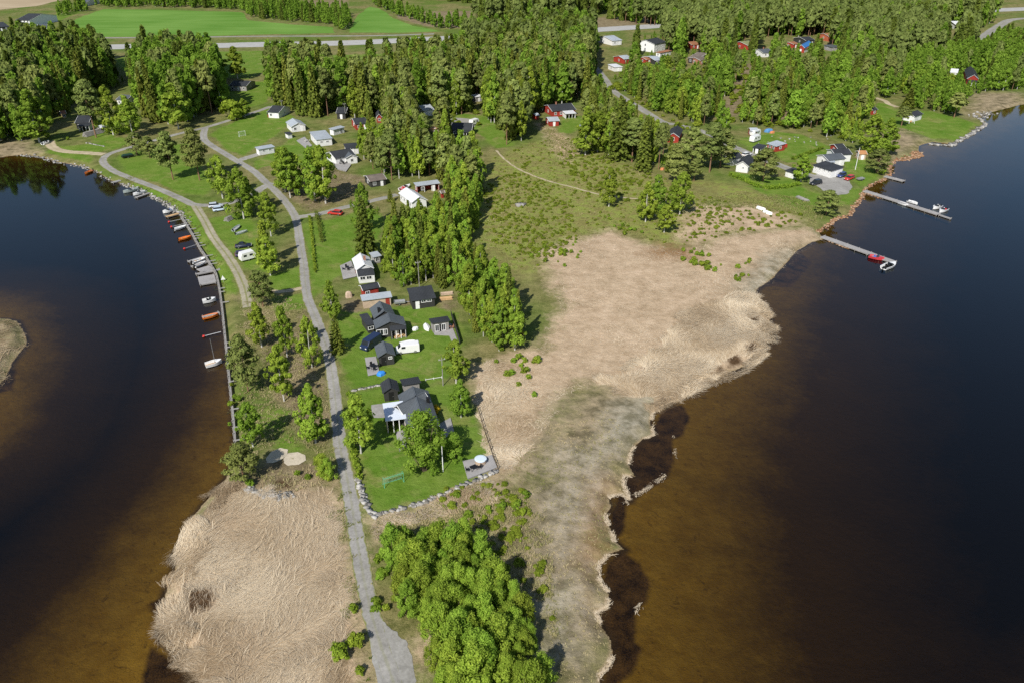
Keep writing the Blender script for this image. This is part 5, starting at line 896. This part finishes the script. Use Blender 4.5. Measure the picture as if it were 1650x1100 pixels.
merged('heath_scrub', spots(MEADOW[0], 520, (.2, .7))+spots([(775, 305), (850, 260), (920, 330), (930, 390), (870, 420), (800, 400)], 620, (.2, .75))+spots([(930, 230), (1000, 265), (1090, 300), (1060, 330), (960, 330), (900, 260)], 260, (.3, 1.0))+spots(MEADOW[2], 90, (.3, .9))+spots([(1120, 330), (1290, 345), (1300, 362), (1190, 375), (1110, 385)], 110, (.3, .9))
  +spots([(980, 140), (1180, 100), (1400, 110), (1400, 230), (1200, 200), (1100, 210), (1000, 180)], 500, (.8, 2.4))+spots([(440, 170), (600, 190), (820, 210), (860, 160), (760, 120), (500, 120)], 300, (.6, 1.8)), BLJ, 'low green heath scrub and undergrowth between the trees', 'scrub', [LF_BUSH, BK_DARK], 2.1)
def rocks(pts, n, size, jit, z=.2):
    V = []; Qd = []; vv = []; C = [g(*p, z) for p in pts]; seg = [(C[i], C[i+1]) for i in range(len(C)-1)]; wt = [(b_-a).length for a, b_ in seg]
    cb = np.array([(x, y, q) for q in (-1, 1) for x, y in ((-1, -1), (1, -1), (1, 1), (-1, 1))], float)
    for k in range(n):
        a, c = rnd.choices(seg, wt)[0]; p = a.lerp(c, rnd.random()); s_ = rnd.uniform(*size); q = cb*RN.uniform(.55, 1.1, (8, 1))*np.array([rnd.uniform(.7, 1.2), rnd.uniform(.7, 1.2), .6])*s_*.5; r = rnd.uniform(0, 3.14); q = np.stack([q[:, 0]*math.cos(r)-q[:, 1]*math.sin(r), q[:, 0]*math.sin(r)+q[:, 1]*math.cos(r), q[:, 2]], 1)
        px_, py_ = p.x+rnd.gauss(0, jit), p.y+rnd.gauss(0, jit); zz = float(land_z(np.array([[px_, py_]]))[0]); V.append(q+np.array([px_, py_, max(-.15, zz)+s_*.12])); Qd.append(np.array([(3, 2, 1, 0), (4, 5, 6, 7), (0, 1, 5, 4), (1, 2, 6, 5), (2, 3, 7, 6), (3, 0, 4, 7)])+8*k); vv += [rnd.random()]*6
    return np.concatenate(V), np.concatenate(Qd), np.array(vv)
def wrack(pts, n, seed, jit=.4):
    C = [g(*p, .05) for p in pts]; P = []; A = []
    wt = [(C[i+1]-C[i]).length for i in range(len(C)-1)]
    for k in range(n): i = rnd.choices(range(len(wt)), wt)[0]; q = C[i].lerp(C[i+1], rnd.random()); d = C[i+1]-C[i]; P.append((q.x+rnd.gauss(0, jit), q.y+rnd.gauss(0, jit))); A.append(math.atan2(d.y, d.x)+rnd.gauss(0, .5))
    P = np.array(P); z = np.maximum(land_z(P), .02)+.03; ok = wav(P, 1.1, seed) > -.15
    return blades(P[ok], RN.uniform(.15, .6, ok.sum()), RN.uniform(.03, .08, ok.sum()), np.radians(RN.uniform(0, 8, ok.sum())), np.array(A)[ok], np.clip(.7+RN.normal(size=ok.sum())*.2, 0, 1), z[ok])
stuff('shore_wrack', [wrack(LAKE_R[2:34], 5200, 71, .2), wrack([(1082, 692), (1087, 715), (1087, 735)], 130, 73, .2), wrack([(1075, 762), (1050, 783), (1022, 798), (1010, 810)], 420, 74, .25), wrack([(1034, 968), (1026, 985)], 40, 77, .15)], STRAW_M, 'pale line of washed-up straw along the eastern shore', 'wrack')
ROCK_O = strawmat('rusty_rock', (.33, .18, .095), (.48, .28, .16), (.54, .40, .28)); ROCK_G = strawmat('grey_stone', (.22, .21, .19), (.42, .40, .37), (.60, .58, .54))
stuff('shore_rocks', [rocks([(1445, 258), (1470, 254), (1482, 246)], 230, (.35, 1.0), .9), rocks([(1318, 374), (1330, 366), (1348, 352), (1371, 346), (1375, 335), (1387, 321), (1394, 306)], 300, (.3, .85), .45), rocks([(1394, 304), (1425, 288), (1437, 280), (1433, 269), (1446, 257)], 190, (.3, .85), .4), rocks([(1330, 384), (1350, 392), (1368, 399)], 110, (.35, .8), .45), rocks([(1395, 310), (1410, 315), (1420, 318)], 60, (.35, .8), .4)], ROCK_O, 'rusty orange boulders lining the eastern shore', 'rocks')
stuff('shore_stones', [rocks([(195, 296), (225, 306), (245, 316), (262, 325), (275, 332), (292, 346), (300, 357)], 230, (.35, .9), .5), rocks([(30, 250), (60, 252), (95, 262), (130, 268), (155, 277), (175, 290)], 120, (.4, .9), .6), rocks([(1577, 191), (1600, 181), (1560, 190)], 40, (.6, 1.4), 1.5)], ROCK_G, 'grey stones along the western bay shore', 'stones')

# ------------------------------------------------------------------ bushes one can count
def bush_px(px, py, h, label, group=None, ws=1.1): return plant('bush', on(px, py), h, label, group, ws, 0 if py > 420 else 1)
bush_px(570, 985, 1.5, 'small green bush with dark shadow beside the turning lane', None, 1.0); bush_px(548, 1060, 2.6, 'large bush left of the gravel turning area'); bush_px(575, 1040, 2.4, 'taller bush touching the lane at the gravel turning area'); bush_px(580, 1085, 1.3, 'low bush at the bottom beside the gravel')
bush_px(404, 782, 1.4, 'bright bush at the foot of the dark shore pine'); bush_px(480, 765, 1.1, 'small lone bush between the sand patches and reeds'); bush_px(861, 638, 1.2, 'round green bush alone on the pale marsh'); bush_px(563, 640, 1.6, 'clipped green shrub at the corner of the low wall', None, .8)
bush_px(78, 222, 2.2, 'bright rounded shrub on the western lawn'); bush_px(110, 226, 1.4, 'low clipped shrub on the western lawn'); bush_px(1422, 281, 2, 'bright yellow-green bush at the shore dock', None, 1.3)
BZ = [([(800, 560), (850, 575), (872, 600), (850, 640), (812, 610)], 16, (.7, 1.6), 'green willow bush scattered on the marsh east of the birch belt'), ([(1086, 398), (1130, 400), (1160, 425), (1165, 440), (1120, 432), (1085, 415)], 24, (.7, 1.5), 'green willow bush in the clump on the pink-straw marsh'),
  ([(850, 400), (940, 385), (960, 410), (890, 440), (850, 430)], 18, (.6, 1.4), 'green bush along the marsh edge below the heath'), ([(1190, 400), (1215, 425), (1205, 450), (1180, 460)], 9, (.5, 1.2), 'bush on the grey shore flats near the lower dock'), ([(720, 800), (800, 785), (850, 800), (870, 880), (830, 870), (760, 850)], 13, (.4, 1.3), 'bush among dry grass between the south wall and thicket'), ([(960, 340), (1040, 380), (1080, 390), (1000, 380)], 16, (.5, 1.3), 'bush at the heath foot below the birch group'), ([(600, 865), (615, 900), (622, 985), (612, 980), (602, 920)], 8, (.8, 1.5), 'bush on the lane side of the thicket'), ([(505, 745), (545, 740), (548, 770), (510, 790)], 6, (.5, 1.1), 'bush by the lane above the reed bed'), ([(372, 610), (380, 690), (384, 740), (378, 740), (370, 640)], 7, (.6, 1.1), 'bush growing out of the timber quay')]
for poly, n, hr, lab in BZ:
    for x, y in sample(poly, n): plant('bush', (x, y, LAND-.03), rnd.uniform(*hr), lab, lab.replace(' bush', ' bushes', 1), rnd.uniform(1., 1.5), 1)
YB = leafmat('yellow_blossom', (.45, .28, .02), (.65, .45, .04)); o = plant('bush', on(703, 664), 1.6, 'yellow flowering shrub along the east wall of the south house', None, 1.3, 0); me_ = o.children[0].data.copy(); me_.materials[0] = YB; [c for c in o.children if c.name.startswith('foliage')][0].data = me_

# ------------------------------------------------------------------ garden things
def hedge(label, pts, w, h, cat='hedge', m=LF_BUSH, size=.28):
    C = [on(*p) for p in pts]; o0 = C[0].copy(); root = thing('hedge', label, cat, o0); cs = []
    for a, c in zip(C[:-1], C[1:]):
        L = (c-a).length; d = (c-a)/L; nrm = np.array([-d.y, d.x, 0])
        for k in range(int(L*9*w)+3): q = np.array(a.lerp(c, rnd.random())-o0)+nrm*rnd.uniform(-w/2, w/2); q[2] = rnd.uniform(.15, h-.12); cs.append(q)
    cs = np.array(cs); n = len(cs); N = RN.normal(size=(n*9, 3)); N[:, 2] += .6; V, Qd = leaves(np.repeat(cs, 9, 0)+RN.normal(size=(n*9, 3))*.14, N, RN.uniform(.7, 1.3, n*9)*size)
    link('foliage', np_mesh('hedge_foliage', V, Qd, [m], {'v': ('FACE', RN.random(n*9))}), root); b = MB()
    b.tube([tuple(p-o0+Vector((0, 0, .2))) for p in C], [.06]*len(C), 4); b.build('stems', BK_DARK, root); return root
hedge('long curved green hedge below the white gabled garage', [(1176, 283), (1195, 290), (1220, 302), (1240, 305), (1268, 303), (1290, 298)], 1.6, 1.3); hedge('straight olive hedge dividing the open lawn and shore gardens', [(1277, 258), (1300, 250), (1326, 240)], 1.2, 1.2); hedge('narrow clipped conifer hedge row on the lawn by the east drive', [(510, 347), (514, 362), (519, 392)], .9, 1.7, m=LF_SPRUCE, size=.2); hedge('thin straggly hedge along the lane side of the upper lawn', [(499, 350), (505, 400), (508, 440)], .5, .9)
hedge('bright hedge strip along the lane side of the south lawn', [(566, 640), (568, 690), (572, 740), (580, 775)], .9, .9)
def fence(label, pts, h=1.05, M=OLDW, gap=2.2, rails=(.35, .85), solid=False):
    C = [on(*p) for p in pts]; o0 = C[0].copy(); root = thing('fence', label, 'fence', o0)
    for a, c in zip(C[:-1], C[1:]):
        L = (c-a).length; d = (c-a)/L; n = max(1, round(L/gap))
        for i in range(n+1): p = a.lerp(c, i/n)-o0; b = MB(); b.box((p.x, p.y, h/2), (.1, .1, h), math.atan2(d.y, d.x)); b.build('post', M, root)
        m_ = (a+c)/2-o0
        if solid: b = MB(); b.box((m_.x, m_.y, h*.5+.05), (L-.12, .05, h-.15), math.atan2(d.y, d.x)); b.build('panel', M, root)
        else:
            for z in rails: b = MB(); b.box((m_.x, m_.y, z), (L-.1, .045, .1), math.atan2(d.y, d.x)); b.build('rail', M, root)
    return root
fence('dark rail fence between the south lawn and the pale marsh', [(770, 660), (782, 700), (795, 738), (802, 757)], 1.1, BK_DARK); fence('black board fence east of the garden pavilion', [(727, 509), (735, 535), (741, 555)], 1.5, W_DARK, solid=True); fence('low pale fence between middle and south lawns', [(686, 613), (712, 609)], .5, TRIM, rails=(.3,)); fence('red board fence beside the red cottage with pale blue roof', [(1252, 236), (1268, 239)], 1.6, W_RED, solid=True)
def stone_wall(label, pts, n, size=(.4, .9), jit=.2, name='stone_wall', m=ROCK_G):
    V, Qd, vv = rocks(pts, n, size, jit, LAND); o = link(name, np_mesh(name, V, Qd, [m], {'v': ('FACE', vv)})); return tag(o, label, 'stone wall' if 'wall' in name else 'rock pile')
stone_wall('curving rubble stone wall holding up the south lawn', [(576, 768), (586, 800), (600, 832), (640, 822), (690, 807), (740, 786), (775, 770), (800, 758)], 210); stone_wall('heap of pale field stones between sand patches and reed bed', [(398, 786), (425, 797), (455, 800), (468, 796)], 130, (.35, .8), .4, 'rock_pile'); stone_wall('low grey stone wall along the lawn behind the black shed', [(566, 630), (590, 625), (614, 620)], 60, (.35, .6), .08); stone_wall('straight stone sea wall around the lawn on the point', [(1500, 229), (1532, 232), (1560, 217), (1590, 197), (1575, 191)], 170, (.8, 1.6), .35); stone_wall('short row of garden stones on the western lawn', [(140, 231), (168, 237)], 26, (.4, .8), .15)
stone_wall('pale boulder on the heath near the trail', [(838, 332), (846, 331)], 3, (1.6, 2.4), .3, 'boulder'); stone_wall('scattered pale stones on the open lawn', [(1240, 238), (1275, 225), (1300, 232), (1320, 222)], 26, (.4, .9), 4., 'lawn_stones')
def deck(label, pts, z=.3, M=DECKW, rail=False):
    P = [on(*p) for p in pts]; o0 = P[0].copy(); root = thing('wooden_deck', label, 'deck', o0); P = [(p.x-o0.x, p.y-o0.y) for p in P]; ar = sum(P[i][0]*P[(i+1) % len(P)][1]-P[(i+1) % len(P)][0]*P[i][1] for i in range(len(P))); P = P if ar > 0 else P[::-1]
    b = MB(); b.prism(P, z-.08, z); b.build('boards', M, root); q = MB(); c = Vector((sum(p[0] for p in P)/len(P), sum(p[1] for p in P)/len(P))); q.prism([(c.x+(x-c.x)*.96, c.y+(y-c.y)*.96) for x, y in P], -.1, z-.1); q.build('skirt', OLDW, root); return root
deck('grey corner deck with round hot tub on the south lawn', [(745.5, 744.5), (792.7, 734.5), (801, 754.5), (753.6, 773)], .35); deck('narrow grey deck strip in front of the south house', [(638, 697), (652, 693), (656, 722), (643, 728)], .25); deck('shaded grey terrace on the east side of the south house', [(709, 683), (726, 674), (732, 697), (712, 710)], .25)
deck('two-tone grey terrace with black furniture below the black garage', [(588, 577), (606, 575), (612, 602), (593, 606)], .2); deck('grey paved terrace around the garden pavilion', [(697, 527), (727, 522), (741, 560), (733, 562), (724, 541), (700, 540)], .15); deck('big grey terrace left of the white-roofed cottage', [(548, 430), (566, 422), (575, 447), (553, 452)], .35); deck('grey terrace in front of the T-shaped white house', [(536, 263), (551, 257), (566, 267), (558, 278), (542, 274)], .4); deck('grey terrace left of the white bungalow', [(478, 228), (491, 222), (503, 236), (494, 241)], .35); deck('fresh timber porch floor of the black double-gabled house', [(632, 536), (655, 533), (656, 542), (636, 547)], .3, WOOD)
p = on(774.5, 747); root = thing('hot_tub', 'round hot tub with pale blue lid on the corner deck', 'hot tub', p+Vector((0, 0, .35))); b = MB(); b.tube([(0, 0, 0), (0, 0, .75)], [.95, 1.0], 24); b.build('tub', W_TAN, root); b = MB(); b.tube([(0, 0, .76), (0, 0, .84), (0, 0, .9)], [1.05, 1.05, .7], 24); b.build('lid', mat('tub_lid', (.62, .72, .80), .4, .05, 2), root); b = MB(); b.tube([(.8, -.6, .9), (.95, -.7, .9)], [.05, .05], 6); b.build('handle', BLACK, root)
def furniture(label, px, py, z, M=BLACK, k=4, r=.75, name='patio_set'):
    p = on(px, py); root = thing('patio_table', label, 'table', p+Vector((0, 0, z)), rnd.uniform(0, 1.5)); b = MB(); b.box((0, 0, .72), (1.2, .8, .05)); b.build('table_top', M, root)
    for x in (-.5, .5):
        for y in (-.32, .32): b = MB(); b.box((x, y, .35), (.06, .06, .69)); b.build('leg', M, root)
    for i in range(k):
        a = 6.283*i/k+.4; c = thing('patio_chair', 'chair at the '+label, 'chair', p+Vector((math.cos(a)*(r+.35), math.sin(a)*(r+.2), z)), a, 'chairs at the '+label); b = MB(); b.box((0, 0, .43), (.5, .5, .06)); b.build('seat', M, c); b = MB(); b.box((.24, 0, .7), (.05, .5, .5)); b.build('backrest', M, c)
        for x in (-.2, .2):
            for y in (-.2, .2): b = MB(); b.box((x, y, .2), (.05, .05, .4)); b.build('leg', M, c)
furniture('black patio table on the terrace below the black garage', 601, 594, .2); furniture('dark table on the terrace of the white-roofed cottage', 560, 436, .35); furniture('brown table outside the garden pavilion', 722, 531, .15, W_BRICK, 2); furniture('grey table on the white bungalow terrace', 494, 230, .35, CONC, 3); furniture('dark table on the T-shaped house terrace', 553, 266, .4, BLACK, 4); furniture('black table on the corner deck by the hot tub', 763, 759, .35, BLACK, 2)
def goal(label, p1, p2, M, h=1.9, d=1.1):
    a = on(*p1); c = on(*p2); L = (c-a).length; root = thing('football_goal', label, 'goal', a, math.atan2(c.y-a.y, c.x-a.x)); b = MB(); b.tube([(0, 0, 0), (0, 0, h), (L, 0, h), (L, 0, 0)], [.055]*4, 6); b.build('goal_frame', M, root)
    for x in (0, L): b = MB(); b.tube([(x, 0, h), (x, d*.5, h), (x, d, 0), (x, 0, .03)], [.04]*4, 5); b.build('side_frame', M, root)
    b = MB(); b.tube([(0, d, .03), (L, d, .03)], [.04]*2, 5); b.build('back_bar', M, root); b = MB()
    for i in range(1, 12): x = L*i/12; b.tube([(x, d*.5, h), (x, d, .03)], [.012]*2, 3)
    for i in range(1, 6): f = i/6; b.tube([(0, d*.5+d*.5*(1-f), h*f), (L, d*.5+d*.5*(1-f), h*f)], [.012]*2, 3)
    b.build('net', mat('net_cord', (.45, .6, .5), .8, .1, 4), root)
goal('small green football goal on the south lawn', (620, 786), (651, 776), mat('goal_green', (.12, .42, .26), .5, .1, 3)); goal('pale football goal frame on the lawn by the north lane', (386, 221), (396, 219), TRIM, 2., 1.)
def pole(label, px, py, h, M, name='utility_pole', cat='pole', arm=True, r=.11):
    p = on(px, py); root = thing(name, label, cat, p); b = MB(); b.tube([(0, 0, -.1), (0, 0, h)], [r, r*.65], 8); b.build('shaft', M, root)
    if arm:
        b = MB(); b.box((0, 0, h-.5), (1.4, .1, .1), .4); b.build('crossarm', OLDW, root)
        for x in (-.55, .55): b = MB(); b.tube([(x*math.cos(.4), x*math.sin(.4), h-.45), (x*math.cos(.4), x*math.sin(.4), h-.25)], [.05, .04], 6); b.build('insulator', TRIM, root)
    else: b = MB(); b.tube([(0, 0, h-.02), (0, 0, h+.1), (0, 0, h+.18)], [.05, .11, .03], 8); b.build('finial', mat('gold', (.6, .45, .1), .3, .1, 2, .8), root)
pole('white flagpole with long shadow on the south lawn', 714, 759, 7, PW, 'flagpole', 'flagpole', False, .09); pole('grey utility pole in front of the birch belt', 676, 465, 7.5, OLDW); pole('tall pale pole near the orange gazebo', 1378, 274, 8, TRIM, 'flagpole', 'flagpole', False, .12); pole('grey utility pole by the marsh-edge birches', 714, 621, 6.5, OLDW); pole('utility pole right of the navy-roofed north lane cottage', 456.5, 187, 7, OLDW); pole('utility pole beside the black-roofed shaded cottage', 557, 192, 7, OLDW)
def pile(label, p1, p2, M, n=5, rows=3, r=.12, name='log_pile', L=None):
    a = on(*p1); c = on(*p2); L = L or (c-a).length; root = thing(name, label, 'log pile' if 'log' in name else 'lumber pile', (a+c)/2, math.atan2(c.y-a.y, c.x-a.x)); b = MB()
    for j in range(rows):
        for i in range(n-j): b.tube([(-L/2+rnd.uniform(-.15, .15), (i-(n-j)/2)*r*2.05, r+j*r*1.8), (L/2+rnd.uniform(-.15, .15), (i-(n-j)/2)*r*2.05, r+j*r*1.8)], [r, r*.92], 7)
    b.build('logs', M, root); q = MB()
    for x in (-.3*L, .3*L): q.box((x, 0, -.03), (.12, n*r*2.1, .1))
    q.build('bearer', OLDW, root)
pile('log pile and timber beside the split-stem birch', (364, 357), (372, 353), OLDW, 6, 4, .16); pile('stack of grey firewood on the western lawn', (136, 221), (170, 212), OLDW, 7, 5, .2); pile('fresh orange lumber right of the black workshop', (708, 483), (728, 481), WOOD, 7, 3, .1, 'lumber_pile'); pile('second lumber stack further right of the black workshop', (711, 475), (729, 473), W_TAN, 6, 3, .1, 'lumber_pile'); pile('planks in front of the white bungalow garage', (541, 216), (549, 214), W_RED, 4, 2, .12, 'lumber_pile'); pile('grey plank stack on rough grass above the lone shore pine', (1285, 318), (1302, 325), OLDW, 6, 2, .14, 'lumber_pile')
def tarp(label, px, py, w, d, h, M, name='tarpaulin_heap'):
    p = on(px, py); root = thing(name, label, 'tarpaulin', p, rnd.uniform(0, 1)); b = MB(); n = 12
    b.loft([[(w*s_*math.cos(6.283*i/n)*(1+.16*math.sin(i*2.3+s_*4)), d*s_*math.sin(6.283*i/n)*(1+.16*math.cos(i*1.7)), z+.08*math.sin(i*3.1)*(z > 0)) for i in range(n)] for s_, z in ((.55, 0), (.5, h*.55), (.38, h*.85), (.12, h))]); b.build('cover', M, root); q = MB()
    q.box((0, 0, .05), (w*.9, d*.9, .08)); q.build('pallet', OLDW, root)
BT = mat('blue_tarpaulin', (.04, .25, .72), .6, .2, 3); tarp('bright blue tarpaulin at the corner of the two-tone terrace', 614, 603, 1.6, 1.4, .8, BT); tarp('blue tarpaulin heap up the slope behind the caravans', 1238, 213, 3.4, 2.2, 1.4, mat('faded_blue_tarpaulin', (.10, .26, .50), .7, .25, 3)); tarp('orange tarpaulin right of the blue heap behind the caravans', 1244, 215, 2., 1.4, .9, mat('orange_tarpaulin', (.58, .22, .09), .6, .2, 3)); tarp('blue and white cover among birches in the village wood', 724, 258, 3., 2.2, 2.4, BT); tarp('white plastic cover beside the porch of the double-gabled house', 669, 531, 1.4, 1.1, .7, PW); tarp('small orange cover under the heath-edge pines', 1067, 274, 1.6, 1.3, .8, mat('orange_tarpaulin', (.75, .22, .06), .6, .2, 3)); tarp('tan upright cover on the grass left of raw-board barn', 562, 479, 1.5, 1.3, 1.6, W_TAN)
p = on(360.5, 455); root = thing('beacon_sign', 'white triangular marker board standing behind the timber quay', 'sign', p, .3); b = MB(); b.loft([[(-.55, y, .7), (.55, y, .7), (0, y, 1.9)] for y in (-.03, .03)]); b.build('board', PW, root); b = MB(); b.box((0, .08, .6), (.1, .1, 1.2)); b.build('post', OLDW, root)
p = on(1467, 199); root = thing('garden_swing', 'white garden swing frame beside the pine on the point', 'swing', p, .2); b = MB(); [b.tube([(x, -.8, 0), (x*.8, 0, 2.6), (x, .8, 0)], [.09]*3, 5) for x in (-1.3,)]; b.build('frame', TRIM, root); b = MB(); b.tube([(1.3, -.8, 0), (1.04, 0, 2.6), (1.3, .8, 0)], [.09]*3, 5); b.build('frame', TRIM, root); b = MB(); b.tube([(-1.04, 0, 2.6), (1.04, 0, 2.6)], [.08]*2, 5); b.build('top_bar', TRIM, root); b = MB(); b.box((0, 0, .55), (1.4, .5, .06)); b.box((0, .25, .85), (1.4, .05, .5)); b.build('seat', WOOD, root)
